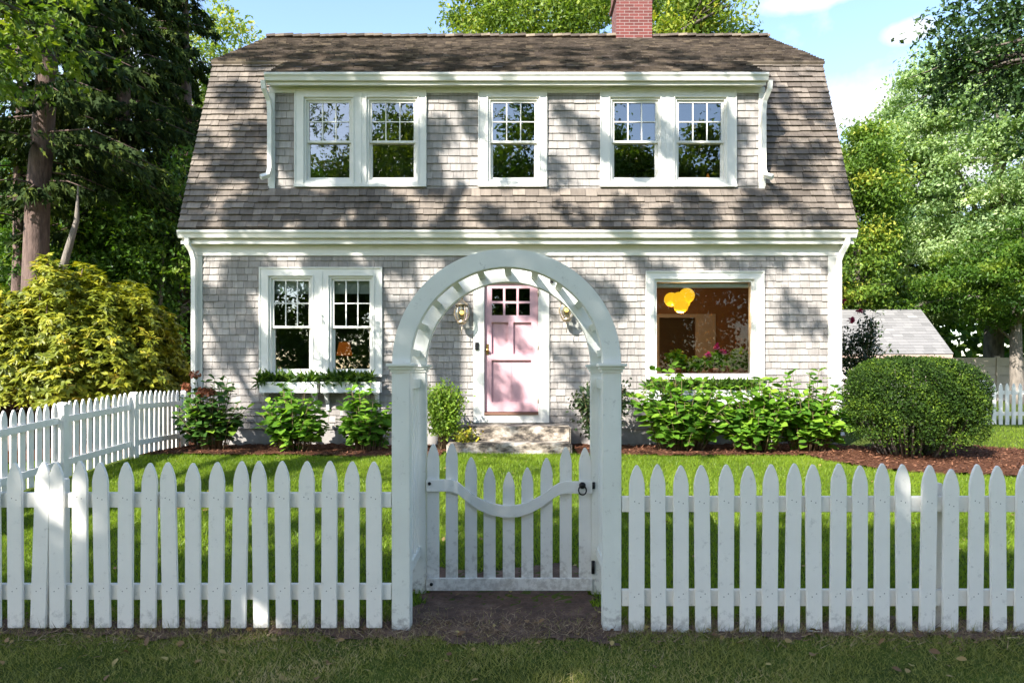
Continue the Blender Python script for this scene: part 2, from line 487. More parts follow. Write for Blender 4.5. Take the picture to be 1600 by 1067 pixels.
m, t, b = mat('turf_ground')
g1 = noise(t, 1.6, 6); g2 = noise(t, 40, 6, .7)
r1 = ramp(t, [(.35, (.06,.085,.016)), (.65, (.10,.14,.022))]); t.links.new(g1.outputs['Fac'], r1.inputs['Fac'])
r2 = ramp(t, [(.3, (.55,.5,.45)), (.7, (1.1,1.1,1.1))]); t.links.new(g2.outputs['Fac'], r2.inputs['Fac'])
t.links.new(mixc(t, 1.0, r1.outputs['Color'], r2.outputs['Color'], 'MULTIPLY'), b.inputs['Base Color'])
b.inputs['Roughness'].default_value = .95; b.inputs['Specular IOR Level'].default_value = .1
bump(t, b, g2.outputs['Fac'], .8, .03)
M['ground'] = m
m, t, b = mat('mulch')
g2 = noise(t, 35, 7, .75); r1 = ramp(t, [(.3, (.045,.02,.013)), (.55, (.13,.055,.03)), (.75, (.22,.10,.055))]); t.links.new(g2.outputs['Fac'], r1.inputs['Fac'])
t.links.new(r1.outputs['Color'], b.inputs['Base Color']); b.inputs['Roughness'].default_value = .95; b.inputs['Specular IOR Level'].default_value = .1
bump(t, b, g2.outputs['Fac'], 1, .04)
M['mulch'] = m
m, t, b = mat('bare_earth')
g1 = noise(t, 6, 7, .7); g2 = noise(t, 60, 6, .7)
r1 = ramp(t, [(.3, (.05,.026,.018)), (.55, (.14,.078,.052)), (.75, (.27,.17,.12))]); t.links.new(g1.outputs['Fac'], r1.inputs['Fac'])
r2 = ramp(t, [(.3, (.6,)*3), (.7, (1.1,)*3)]); t.links.new(g2.outputs['Fac'], r2.inputs['Fac'])
t.links.new(mixc(t, 1.0, r1.outputs['Color'], r2.outputs['Color'], 'MULTIPLY'), b.inputs['Base Color'])
b.inputs['Roughness'].default_value = .95; bump(t, b, g2.outputs['Fac'], .8, .02)
M['earth'] = m

def grid_sheet(name, xs, ys, mat_, dz=0.0, mask=None, rough=0.0):
    X, Y = np.meshgrid(xs, ys)
    Z = gz(X, Y) + dz
    if rough: Z = Z + RNG.uniform(-rough, rough, X.shape)
    V = np.stack([X, Y, Z], -1).reshape(-1, 3)
    nx, ny = len(xs), len(ys)
    i, j = np.meshgrid(np.arange(nx-1), np.arange(ny-1))
    a = (j*nx+i).ravel()
    Fc = np.stack([a, a+1, a+1+nx, a+nx], 1)
    if mask is not None:
        c = V[Fc].mean(1)
        Fc = Fc[mask(c[:, 0], c[:, 1])]
        used = np.unique(Fc); mp_ = np.zeros(len(V), int); mp_[used] = np.arange(len(used))
        V = V[used]; Fc = mp_[Fc]
    return np_mesh(name, V, Fc, np.zeros(len(V)), mat_)
axx = np.concatenate([[-600,-200,-80,-40], np.arange(-20, 30.1, .5), [45, 80, 200, 600]])
axy = np.concatenate([[-600,-200,-60,-25], np.arange(-10, 30.1, .5), [45, 80, 200, 600]])
tag(grid_sheet('lawn', axx, axy, M['ground']), kind='structure')

def wav(x, k, ph): return .12*np.sin(x*k+ph)+.06*np.sin(x*k*2.7+ph*2)
def in_bed(x, y):
    a = (y > 10.05+wav(x, 1.3, .4)) & (x > -5.5) & (x < -1.15) & (y < 11.5)
    a |= (y > 10.15+wav(x, 1.1, 2.)) & (x > .85) & (x < 5.6) & (y < 11.5)
    e = ((x-6.35)/2.05)**2 + ((y-10.0)/1.55)**2
    a |= (e < 1+.12*np.sin(x*3)) & (y < 11.5)
    return a
def in_rhodo_bed(x, y):
    return ((x+8.4)/3.4)**2 + ((y-11.8)/2.6)**2 < 1 + .1*np.sin(x*2.2)
tag(grid_sheet('mulch_bed', np.arange(-5.6, 9, .06), np.arange(8, 11.52, .06), M['mulch'], .03, in_bed, .018), kind='structure')
tag(grid_sheet('shrub_bed', np.arange(-12.2, -4.5, .12), np.arange(9, 14.6, .12), M['mulch'], .02, lambda x, y: in_rhodo_bed(x, y) & (x < -5.65), .012), kind='structure')
def in_earth(x, y):
    g = (np.abs(x+.08) < .62+.06*np.sin(y*9)+.05*np.sin(y*23)) & (y > 3.93+.05*np.sin(x*8)+.03*np.sin(x*21)) & (y < 5.35+.08*np.sin(x*5))
    f = (np.abs(y-4.13) < .11+.04*np.sin(x*5.3)+.03*np.sin(x*17))
    return g | f
tag(grid_sheet('bare_earth', np.arange(-6, 6, .03), np.arange(3.7, 5.6, .03), M['earth'], .006, in_earth, .006), kind='structure')

def blades(name, xs, ys, h, wd, lean, mat_, rnd, z=None):
    n = len(xs)
    pos = np.stack([xs, ys, gz(xs, ys) if z is None else z], 1)
    d = np.stack([RNG.normal(0, lean, n), RNG.normal(0, lean, n), np.ones(n)], 1)
    nr = np.stack([RNG.normal(0, 1, n), RNG.normal(0, 1, n), np.zeros(n)], 1)
    return tag(leaves(name, pos, d, nr, h, rnd, mat_, None, T_BLADE, wd), kind='stuff')
def patchy(x, y): return .5+.25*np.sin(x*1.9+y*1.3)+.25*np.sin(x*4.3-y*3.1+1)
n = 95000
x = RNG.uniform(-4.2, 4.2, n); y = RNG.uniform(3.1, 4.5, n)
k = ~(in_earth(x, y) & (RNG.random(n) < .93)); x, y = x[k], y[k]
blades('verge_grass', x, y, RNG.uniform(.016, .046, len(x))*(.6+.9*patchy(x*2.3, y*3.1)), RNG.uniform(.0025, .0045, len(x)), .75, M['verge'], np.clip(.55*patchy(x*1.7, y*2.6)*patchy(x*.6+2, y)+RNG.random(len(x))*.72, 0, 1))
n = 330000
x = np.concatenate([RNG.uniform(-5.55, 8.5, n), RNG.uniform(7, 20, 60000), RNG.uniform(-12, -5.7, 30000)])
y = np.concatenate([4.3+(RNG.random(n)**1.0)*6.1, RNG.uniform(8, 16, 60000), RNG.uniform(5, 12, 30000)])
k = ~(in_bed(x, y) | (in_earth(x, y)) | (in_rhodo_bed(x, y))) ; x, y = x[k], y[k]
k = ~((x > -1.2) & (x < .9) & (y > 10.4)); x, y = x[k], y[k]
blades('lawn_grass', x, y, RNG.uniform(.03, .065, len(x)), RNG.uniform(.005, .009, len(x)), .5, M['grass'], np.clip(.3*patchy(x, y)+RNG.random(len(x))*.7, 0, 1))
# dead grass along the fence foot, with a few longer tufts
n = 9500
x = RNG.uniform(-4.2, 4.2, n); y = 4.10+RNG.normal(0, .13, n)
blades('dead_grass', x, y, RNG.uniform(.02, .075, n), RNG.uniform(.002, .006, n), 1.6, M['litter'], RNG.random(n), gz(x, y)+.008)
n = 1500
cxs = RNG.uniform(-4.2, 4.2, 150); ci = RNG.integers(0, 150, n)
x = cxs[ci]+RNG.normal(0, .018, n); y = 4.08+RNG.normal(0, .02, n)
k = np.abs(x+.08) > .7
blades('fence_foot_grass', x[k], y[k], RNG.uniform(.04, .13, k.sum()), RNG.uniform(.002, .0035, k.sum()), .5, M['verge'], RNG.random(k.sum()))
n = 420
x = np.concatenate([RNG.uniform(-4, 4, 190), RNG.uniform(-5, 7, 230)]); y = np.concatenate([3.3+RNG.random(190)**.6*.95, RNG.uniform(4.3, 10, 230)])
o = leaves('fallen_leaves', np.stack([x, y, gz(x, y)+RNG.uniform(.012, .035, n)], 1), RNG.normal(size=(n,3))*[1,1,.25], np.tile([[0,0,1.]], (n,1))+RNG.normal(0,.35,(n,3)), RNG.uniform(.025,.06,n), RNG.random(n), m_leaf('fallen_leaf', [(0,(.12,.06,.03)),(.5,(.26,.15,.06)),(1,(.42,.33,.12))], .2), None, T_OVATE)
tag(o, kind='stuff')
# mulch chips
n = 16000
x = RNG.uniform(-5.6, 9, n); y = RNG.uniform(8, 11.5, n); k = in_bed(x, y); x, y = x[k], y[k]; n = len(x)
o = leaves('mulch_chips', np.stack([x, y, gz(x, y)+.045], 1), RNG.normal(size=(n, 3))*[1,1,.35], np.tile([[0,0,1.]], (n,1))+RNG.normal(0,.4,(n,3)), RNG.uniform(.03,.08,n), RNG.random(n), M['mulch_chip'], None, T_NARROW)
tag(o, kind='stuff')

# ------------------------------------------------------------------ house
WY, DY = 11.5, 11.62           # front wall and dormer wall planes
HX0, HX1 = -5.48, 5.39
house = empty('house', (0, 15.3, .3), 'grey shingled gambrel cottage with a long front dormer, white trim and a rose pink door', 'house')

SH_R = random.Random(3)
def shingle_field(mb, u0, u1, v0, v1, to3, ex, holes=(), th=.014, wmin=.11, wmax=.2, jit=.004, edge=None, rr=None):
    """courses of wedge shingles; to3(u, v, off) gives the point; holes are (u0,u1,v0,v1)"""
    nC = int(math.ceil((v1-v0)/ex))
    for i in range(nC):
        a = v0+i*ex
        e0, e1 = (u0, u1) if edge is None else edge(a)
        u = e0-SH_R.uniform(0, .1)
        tone = SH_R.uniform(-.1, .1)
        while u < e1:
            wd = SH_R.uniform(wmin, wmax)
            pieces = [(max(u, e0), min(u+wd, e1))]
            for h in holes:
                if h[2] < a+ex*.5 < h[3]:
                    nx_ = []
                    for p, q in pieces:
                        if q <= h[0] or p >= h[1]: nx_.append((p, q))
                        else:
                            if p < h[0]: nx_.append((p, h[0]))
                            if q > h[1]: nx_.append((h[1], q))
                    pieces = nx_
            val = min(1, max(0, SH_R.gauss(.5, .22)+tone))
            j = SH_R.uniform(-jit, jit); t_ = th*SH_R.uniform(.8, 1.25)
            for p, q in pieces:
                if q-p < .012: continue
                p2, q2 = p+.0025, q-.0025
                b0, b1 = a+j, min(a+ex*1.25, v1)
                sk = SH_R.uniform(-.3, .3)*jit
                vs = [to3(p2, b0+sk, t_), to3(q2, b0-sk, t_), to3(q2, b1, .001), to3(p2, b1, .001), to3(p2, b0+sk, -.002), to3(q2, b0-sk, -.002)]
                mb.add(vs, [(0,1,2,3), (4,5,1,0), (4,0,3), (1,5,2)], val)
            u += wd

def rect_holes(mb, x0, x1, z0, z1, y0, y1, holes):
    xs = sorted({x0, x1, *[h[0] for h in holes], *[h[1] for h in holes]})
    zs = sorted({z0, z1, *[h[2] for h in holes], *[h[3] for h in holes]})
    for a, b_ in zip(xs, xs[1:]):
        run = None
        for c, d in zip(zs, zs[1:]):
            mx_, mz = (a+b_)/2, (c+d)/2
            solid = x0 <= mx_ <= x1 and z0 <= mz <= z1 and not any(h[0] < mx_ < h[1] and h[2] < mz < h[3] for h in holes)
            if solid: mb.box(a, b_, y0, y1, c, d)
    return mb

# openings, measured on the photograph
def opening(pxs, pys, Y): return (XP(pxs[0], Y), XP(pxs[1], Y), ZP(pys[1], Y), ZP(pys[0], Y))
LOW = [opening((421, 489), (432, 585), WY), opening((515, 584), (432, 585), WY)]
PIC = opening((1022, 1177), (437, 588), WY)
UP = [opening((476, 552), (154, 285), DY), opening((574, 653), (154, 285), DY), opening((763, 842), (154, 285), DY),
      opening((953, 1031), (154, 285), DY), opening((1054, 1134), (154, 285), DY)]
DOOR = opening((757, 841), (441, 645), WY)
FND = ZP(667, WY)             # top of the foundation
WTOP = 3.76
# casings: outer rectangle
def casing_rect(pxs, pys, Y): return opening(pxs, pys, Y)
CAS_LOW = casing_rect((408, 596), (420, 588), WY)
CAS_PIC = casing_rect((1010, 1191), (426, 592), WY)
CAS_DOOR = (XP(740, WY), XP(858, WY), ZP(660, WY), ZP(424, WY))
CAS_UP = [casing_rect((463, 665), (141, 293), DY), casing_rect((749, 853), (141, 293), DY), casing_rect((939, 1148), (141, 293), DY)]

def shrink(r, s): return (r[0]+s, r[1]-s, r[2]+s, r[3]-s)
mb = MB()
shingle_field(mb, HX0, HX1, FND-.03, 3.6, lambda u, v, o_: (u, WY-o_, v), .113, [shrink(c, .03) for c in (CAS_LOW, CAS_PIC, CAS_DOOR)], th=.02)
mb.build('wall_shingles', M['wall'], house)
mb = MB()
DX0, DX1 = XP(421, DY), XP(1194, DY)
shingle_field(mb, DX0, DX1, 4.58, 6.40, lambda u, v, o_: (u, DY-o_, v), .128, [shrink(c, .03) for c in CAS_UP], th=.02, wmin=.14, wmax=.22)
mb.build('dormer_shingles', M['wall'], house)
mb = MB(); rect_holes(mb, HX0, HX1, FND-.02, WTOP, WY, WY+.14, LOW+[PIC, DOOR]); mb.build('wall', M['gable'], house)
mb = MB(); rect_holes(mb, DX0, DX1, 4.5, 6.46, DY, DY+.14, UP); mb.build('dormer_wall', M['gable'], house)
mb = MB(); mb.box(HX0+.03, HX1-.03, WY-.0, WY+.3, .05, FND-.02); mb.box(HX0+.03, HX0+.3, WY+.3, 19.2, .05, FND-.02); mb.box(HX1-.3, HX1-.03, WY+.3, 19.2, .05, FND-.02)
mb.build('foundation', M['concrete'], house)
# roof geometry (Y, Z)
EAVE, BRK, RIDGE = (11.30, 3.93), (12.62, 7.27), (15.35, 9.01)
RX0, RX1 = -5.66, 5.59
# gable end walls, following the roof outline
prof = [(WY+.14, FND-.02), (WY+.14, 4.3), (BRK[0]+.06, BRK[1]-.15), (RIDGE[0], RIDGE[1]-.15), (2*RIDGE[0]-BRK[0]-.06, BRK[1]-.15), (19.06, 4.3), (19.06, FND-.02)]
mb = MB(); mb.prism_x(prof, HX0, HX0+.12); mb.build('gable_wall', M['gable'], house)
mb = MB(); mb.prism_x(prof, HX1-.12, HX1); mb.build('gable_wall', M['gable'], house)
mb = MB(); mb.box(HX0, HX1, 19.06, 19.2, FND-.02, 4.2); mb.build('back_wall', M['gable'], house)
# lower slope, wood shingles; the dormer stands out of it
sl = Vector((0, BRK[0]-EAVE[0], BRK[1]-EAVE[1])); SL = sl.length; sd = sl.normalized(); sn = Vector((0, -sd.z, sd.y))
def lo3(u, v, o_):
    p = Vector((u, EAVE[0], EAVE[1])) + sd*v + sn*o_
    return (p.x, p.y, p.z)
vd = (4.66-EAVE[1])/sd.z
mb = MB()
shingle_field(mb, RX0, RX1, 0, SL, lo3, .124, [(DX0, DX1, vd, 9)], th=.032, wmin=.12, wmax=.26, jit=.007)
mb.build('roof_shingles', M['roof'], house)
mb = MB()
def slab(mb, x0, x1, p0, p1, th):
    d_ = Vector((0, p1[0]-p0[0], p1[1]-p0[1])).normalized(); n_ = Vector((0, -d_.z, d_.y))
    if n_.z < 0: n_ = -n_
    q = [(p0[0], p0[1]), (p1[0], p1[1]), (p1[0]-n_.y*th, p1[1]-n_.z*th), (p0[0]-n_.y*th, p0[1]-n_.z*th)]
    mb.prism_x(q, x0, x1)
vdp = lo3(0, vd, 0)
slab(mb, RX0, RX1, EAVE, (vdp[1], vdp[2]), .05)
slab(mb, RX0, DX0, (vdp[1], vdp[2]), BRK, .05)
slab(mb, DX1, RX1, (vdp[1], vdp[2]), BRK, .05)
bk = lambda p: (2*RIDGE[0]-p[0], p[1])
slab(mb, RX0, RX1, bk(EAVE), bk(BRK), .05)
mb.build('roof_deck', M['roof'], house)
# cheeks of the dormer
for xa, xb in ((DX0, DX0+.08), (DX1-.08, DX1)):
    mb = MB(); mb.prism_x([(DY+.14, 4.5), (DY+.14, 6.5), (BRK[0]+.1, 7.1), (BRK[0]-.02, BRK[1]-.2)], xa, xb)
    mb.build('dormer_cheek', M['gable'], house)
# upper slope: runs down over the dormer to its gutter
ul = Vector((0, RIDGE[0]-BRK[0], RIDGE[1]-BRK[1])); ud = ul.normalized(); un = Vector((0, -ud.z, ud.y))
GYD = 11.40
low_v = -(BRK[0]-GYD)/ud.y
def up3(u, v, o_):
    p = Vector((u, BRK[0], BRK[1]+.03)) + ud*v + un*o_
    return (p.x, p.y, p.z)
UX0, UX1 = XP(415, 11.4), XP(1199, 11.4)
def up_edge(a): return (RX0-.02, RX1+.02) if a > -.12 else (UX0, UX1)
mb = MB()
shingle_field(mb, RX0, RX1, low_v, ul.length, up3, .14, (), th=.028, wmin=.10, wmax=.22, jit=.02, edge=up_edge)
mb.build('upper_roof_shingles', M['roof_top'], house)
mb = MB()
lowp = up3(0, low_v, -.004); brp = up3(0, -.1, -.004); rdp = up3(0, ul.length, -.004)
slab(mb, UX0, UX1, (lowp[1], lowp[2]), (brp[1], brp[2]), .05)
slab(mb, RX0-.02, RX1+.02, (brp[1], brp[2]), (rdp[1], rdp[2]), .05)
slab(mb, RX0-.02, RX1+.02, bk((brp[1], brp[2])), bk((rdp[1], rdp[2])), .05)
mb.build('upper_roof_deck', M['roof_top'], house)
# wavy ridge caps
mb = MB()
x = RX0
while x < RX1:
    dz = random.uniform(-.008, .012)
    mb.prism([(x, RIDGE[1]+.02+dz), (min(x+.2, RX1), RIDGE[1]+.035+dz), (min(x+.2, RX1), RIDGE[1]+.085+dz), (x, RIDGE[1]+.07+dz)], RIDGE[0]-.12, RIDGE[0]+.12)
    x += .2
mb.build('ridge_cap', M['roof_top'], house)

# main eave: gutter, fascia, soffit, frieze
def gutter(name, x0, x1, y0, z0, z1, dep):
    mb = MB()
    q = [(y0+dep, z0), (y0+dep*.35, z0), (y0+dep*.22, z0+(z1-z0)*.45), (y0, z0+(z1-z0)*.72), (y0, z1), (y0+.012, z1), (y0+.016, z0+(z1-z0)*.75), (y0+dep*.3, z0+.02), (y0+dep-.008, z0+.02), (y0+dep-.008, z1), (y0+dep, z1)]
    mb.prism_x(q, x0, x1)
    for xe in (x0-.006, x1):
        mb.prism_x([(y0+dep, z0), (y0+dep*.35, z0), (y0, z0+(z1-z0)*.72), (y0, z1), (y0+dep, z1)], xe, xe+.006)
    mb.build(name, M['trim'], house)
gutter('gutter', -5.64, 5.56, 11.235, 3.765, 3.885, .12)
mb = MB(); mb.box(-5.62, 5.54, 11.358, 11.39, 3.69, 3.9); mb.box(-5.625, 5.545, 11.335, 11.357, 3.672, 3.725); mb.build('fascia', M['trim'], house)
mb = MB(); mb.box(-5.62, 5.54, 11.392, 11.62, 3.705, 3.73); mb.build('soffit', M['trim'], house)
mb = MB(); mb.box(HX0-.02, HX1+.02, 11.462, 11.498, 3.50, 3.703); mb.box(HX0-.03, HX1+.03, 11.44, 11.461, 3.655, 3.702); mb.build('frieze', M['trim'], house)
# eave returns at the ends
for xa, xb in ((-5.62, HX0-.002), (HX1+.002, 5.54)):
    mb = MB(); mb.box(xa, xb, 11.40, 11.75, 3.735, 3.9); mb.build('eave_return', M['trim'], house)
# dormer eave
gutter('dormer_gutter', UX0, UX1, 11.33, 6.40, 6.52, .11)
mb = MB(); mb.box(UX0+.02, UX1-.02, 11.442, 11.47, 6.36, 6.51); mb.box(UX0+.015, UX1-.015, 11.42, 11.441, 6.345, 6.395); mb.build('dormer_fascia', M['trim'], house)
mb = MB(); mb.box(UX0+.02, UX1-.02, 11.472, 11.66, 6.375, 6.40); mb.build('dormer_soffit', M['trim'], house)
mb = MB(); mb.box(DX0, DX1, 11.583, 11.618, 6.28, 6.373); mb.build('dormer_frieze', M['trim'], house)
# corner boards
for xa, xb in ((HX0-.02, XP(317, WY)), (XP(1293, WY), HX1+.02)):
    mb = MB(); mb.box(xa, xb, 11.468, 11.499, FND-.06, 3.498); mb.build('corner_board', M['trim'], house)
for xa, xb in ((DX0-.015, DX0+.10), (DX1-.10, DX1+.015)):
    mb = MB(); mb.box(xa, xb, 11.588, 11.619, 4.55, 6.278); mb.build('dormer_corner_board', M['trim'], house)
# downspouts
def spout(pts, r=.05): MB().tube(pts, r, 4, smooth=False).build('downspout', M['trim'], house)
spout([(-5.50, 11.30, 3.76), (-5.50, 11.30, 3.66), (-5.46, 11.36, 3.56), (-5.44, 11.405, 3.42), (-5.44, 11.405, .62), (-5.46, 11.30, .50)])
spout([(5.42, 11.30, 3.76), (5.42, 11.30, 3.68), (5.36, 11.37, 3.52), (5.33, 11.405, 3.40), (5.33, 11.405, .62), (5.34, 11.28, .48)])
spout([(DX0-.02, 11.40, 6.41), (DX0-.02, 11.42, 6.28), (DX0+.03, 11.52, 6.12), (DX0+.04, 11.535, 5.95), (DX0+.04, 11.535, 4.98), (DX0+.02, 11.50, 4.86), (DX0-.07, 11.42, 4.80)])
spout([(DX1+.02, 11.40, 6.41), (DX1+.02, 11.42, 6.28), (DX1-.03, 11.52, 6.12), (DX1-.04, 11.535, 5.95), (DX1-.04, 11.535, 4.98), (DX1-.02, 11.50, 4.86), (DX1+.07, 11.42, 4.80)])

# casings
def casing(rect, holes, Y, name='window_casing', lip=True):
    mb = MB(); rect_holes(mb, rect[0], rect[1], rect[2], rect[3], Y-.042, Y-.001, holes)
    if lip:   # thin back band round the outside
        for r_ in ((rect[0]-.018, rect[0], rect[2], rect[3]), (rect[1], rect[1]+.018, rect[2], rect[3])):
            mb.box(r_[0], r_[1], Y-.055, Y-.001, r_[2], r_[3])
        mb.box(rect[0]-.018, rect[1]+.018, Y-.058, Y-.001, rect[3], rect[3]+.02)
    for h in holes:   # bead round each opening
        for b_ in ((h[0]-.022, h[0]-.004, h[2]-.022, h[3]+.022), (h[1]+.004, h[1]+.022, h[2]-.022, h[3]+.022), (h[0]-.004, h[1]+.004, h[3]+.004, h[3]+.022)):
            mb.box(b_[0], b_[1], Y-.054, Y-.0425, b_[2], b_[3])
    if len(holes) == 2:
        xm = (holes[0][1]+holes[1][0])/2; mb.box(xm-.03, xm+.03, Y-.05, Y-.0425, rect[2]+.05, rect[3]-.06)
    return mb.build(name, M['trim'], house)
casing(CAS_LOW, LOW, WY)
casing(CAS_PIC, [PIC], WY)
for cr, hs in zip(CAS_UP, (UP[0:2], UP[2:3], UP[3:5])): casing(cr, hs, DY)
mb = MB()
for cr in CAS_UP: mb.box(cr[0]-.02, cr[1]+.02, DY-.075, DY-.043, cr[2]-.005, cr[2]+.04)
mb.build('window_sill', M['trim'], house)
mb = MB(); mb.box(CAS_LOW[0]-.02, CAS_LOW[1]+.02, WY-.085, WY-.043, CAS_LOW[2]-.005, CAS_LOW[2]+.045); mb.build('window_sill', M['trim'], house)
mb = MB(); mb.box(CAS_PIC[0]-.02, CAS_PIC[1]+.02, WY-.085, WY-.043, CAS_PIC[2]-.005, CAS_PIC[2]+.045); mb.build('window_sill', M['trim'], house)

def ring(mb, r, w_, y0, y1, wb=None):
    wb = w_ if wb is None else wb
    mb.box(r[0], r[0]+w_, y0, y1, r[2], r[3]); mb.box(r[1]-w_, r[1], y0, y1, r[2], r[3])
    mb.box(r[0]+w_, r[1]-w_, y0, y1, r[3]-w_, r[3]); mb.box(r[0]+w_, r[1]-w_, y0, y1, r[2], r[2]+wb)
def double_hung(r, Y):
    mb = MB(); ring(mb, r, .032, Y-.02, Y+.12); wo = mb.build('window', M['trim'], house)
    a = (r[0]+.033, r[1]-.033, r[2]+.033, r[3]-.033)
    zm = a[2]+(a[3]-a[2])*.485
    up = (a[0], a[1], zm-.018, a[3]); lo = (a[0], a[1], a[2], zm+.018)
    mb = MB(); ring(mb, up, .04, Y+.012, Y+.045, .036); mb.build('sash', M['trim'], wo)
    mb = MB(); ring(mb, lo, .045, Y+.05, Y+.085, .06); mb.build('sash', M['trim'], wo)
    g = (up[0]+.04, up[1]-.04, up[2]+.036, up[3]-.04)
    mb = MB()
    for k in (1, 2):
        xm = g[0]+(g[1]-g[0])*k/3; mb.box(xm-.009, xm+.009, Y+.016, Y+.026, g[2], g[3])
    z2 = (g[2]+g[3])/2
    for k in range(3): mb.box(g[0]+(g[1]-g[0])*k/3+(.0095 if k else 0), g[0]+(g[1]-g[0])*(k+1)/3-(.0095 if k < 2 else 0), Y+.016, Y+.026, z2-.009, z2+.009)
    mb.build('muntin', M['trim'], wo)
    tl = random.uniform(-.004, .004)
    MB().add([(g[0], Y+.03, g[2]), (g[1], Y+.03+tl, g[2]), (g[1], Y+.03+tl, g[3]), (g[0], Y+.03, g[3])], [(0,1,2,3)]).build('pane', M['glass'], wo)
    g = (lo[0]+.045, lo[1]-.045, lo[2]+.06, lo[3]-.045)
    tl = random.uniform(-.004, .004)
    MB().add([(g[0], Y+.068, g[2]), (g[1], Y+.068-tl, g[2]), (g[1], Y+.068-tl, g[3]), (g[0], Y+.068, g[3])], [(0,1,2,3)]).build('pane', M['glass'], wo)
    return wo, a
for r in UP: double_hung(r, DY)
for i, r in enumerate(LOW):
    wo, a = double_hung(r, WY)
    mb = MB(); mb.box(a[0]+.03, a[1]-.03, WY+.095, WY+.099, a[3]-.25, a[3]); mb.build('window_blind', M['blind'], wo)
mb = MB(); ring(mb, PIC, .04, WY-.02, WY+.12); wo = mb.build('window', M['trim'], house)
g = shrink(PIC, .04); MB().add([(g[0], WY+.03, g[2]), (g[1], WY+.03, g[2]), (g[1], WY+.03, g[3]), (g[0], WY+.03, g[3])], [(0,1,2,3)]).build('pane', M['glass_clear'], wo)
mb = MB(); mb.tube([(g[0]+.02, WY+.1, g[3]-.05), (g[1]-.02, WY+.1, g[3]-.05)], .04, 12); mb.build('window_blind', M['blind'], wo)

# door
casing(CAS_DOOR, [DOOR], WY, 'door_casing', False)
mb = MB(); mb.box(CAS_DOOR[0]-.03, CAS_DOOR[1]+.03, WY-.07, WY-.001, CAS_DOOR[3]+.001, CAS_DOOR[3]+.06); mb.build('door_head', M['trim'], house)
DX = lambda px: XP(px, WY); DZ = lambda py: ZP(py, WY)
glz = [(DX(768.5+k*21), DX(786+k*21), DZ(b_), DZ(a_)) for k in range(3) for a_, b_ in ((450.5, 470.5), (474, 492.5))]
pan = [(DX(768), DX(794), DZ(553), DZ(503.5)), (DX(802), DX(830), DZ(553), DZ(503.5)), (DX(768), DX(830), DZ(628), DZ(562.5))]
dr_ = (DOOR[0]+.006, DOOR[1]-.006, DOOR[2]+.02, DOOR[3]-.006)
mb = MB(); rect_holes(mb, dr_[0], dr_[1], dr_[2], dr_[3], WY+.012, WY+.055, glz+pan); door = mb.build('door', M['door'], house)
mb = MB()
for p in pan: mb.box(p[0]-.01, p[1]+.01, WY+.0565, WY+.07, p[2]-.01, p[3]+.01)
xm = (pan[2][0]+pan[2][1])/2; mb.box(xm-.004, xm+.004, WY+.048, WY+.056, pan[2][2], pan[2][3])
mb.build('door_panel', M['door'], door)
for g in glz: MB().add([(g[0], WY+.035, g[2]), (g[1], WY+.035, g[2]), (g[1], WY+.035, g[3]), (g[0], WY+.035, g[3])], [(0,1,2,3)]).build('pane', M['glass'], door)
kx, kz = DX(761.5), DZ(547)
mb = MB(); mb.ball((kx, WY-.035, kz), .028); mb.tube([(kx, WY-.03, kz), (kx, WY+.011, kz)], .012, 10); mb.box(kx-.022, kx+.022, WY+.004, WY+.0115, kz-.08, kz+.1); mb.build('door_knob', M['brass'], door)
for py in (458, 541, 624):
    mb = MB(); mb.tube([(DX(841), WY-.048, DZ(py+6)), (DX(841), WY-.048, DZ(py-6))], .012, 8); mb.box(DX(841)+.002, DX(841)+.03, WY-.047, WY-.0425, DZ(py+5), DZ(py-5)); mb.build('door_hinge', M['copper'], door)
mb = MB(); mb.box(DOOR[0], DOOR[1], WY-.06, WY+.08, DOOR[2]-.03, DOOR[2]+.012); mb.build('door_threshold', M['garage_trim'], house)

# chimney
cx0, cx1 = XP(963, 15.2), XP(1019, 15.2)
mb = MB(); mb.box(cx0, cx1, 15.2, 15.95, 8.0, 9.86); mb.box(cx0-.05, cx1+.05, 15.15, 16.0, 9.86, 9.94); mb.box(cx0-.015, cx1+.015, 15.185, 15.965, 9.94, 10.5); mb.box(cx0-.06, cx1+.06, 15.14, 16.01, 10.5, 10.62)
mb.build('chimney', M['brick'], house)

# interior: two floors of rooms seen through the glass
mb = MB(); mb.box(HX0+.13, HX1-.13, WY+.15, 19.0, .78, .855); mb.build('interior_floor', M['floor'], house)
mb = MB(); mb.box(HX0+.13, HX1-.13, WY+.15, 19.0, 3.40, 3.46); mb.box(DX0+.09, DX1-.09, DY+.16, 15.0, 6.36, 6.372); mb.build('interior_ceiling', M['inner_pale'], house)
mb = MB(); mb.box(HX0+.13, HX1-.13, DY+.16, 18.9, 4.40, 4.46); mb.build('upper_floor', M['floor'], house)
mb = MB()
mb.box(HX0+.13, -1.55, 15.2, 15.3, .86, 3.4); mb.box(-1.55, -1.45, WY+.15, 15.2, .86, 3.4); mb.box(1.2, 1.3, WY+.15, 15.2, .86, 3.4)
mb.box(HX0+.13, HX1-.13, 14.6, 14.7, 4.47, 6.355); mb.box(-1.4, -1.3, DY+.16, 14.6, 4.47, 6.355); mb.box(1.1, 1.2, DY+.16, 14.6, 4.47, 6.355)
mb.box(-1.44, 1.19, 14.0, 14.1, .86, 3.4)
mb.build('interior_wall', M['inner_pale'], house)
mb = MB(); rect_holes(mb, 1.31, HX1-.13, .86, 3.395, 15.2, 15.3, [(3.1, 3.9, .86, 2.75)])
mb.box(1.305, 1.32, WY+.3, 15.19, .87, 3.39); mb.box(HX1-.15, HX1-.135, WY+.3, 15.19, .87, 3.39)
mb.build('dining_wall', M['inner'], house)
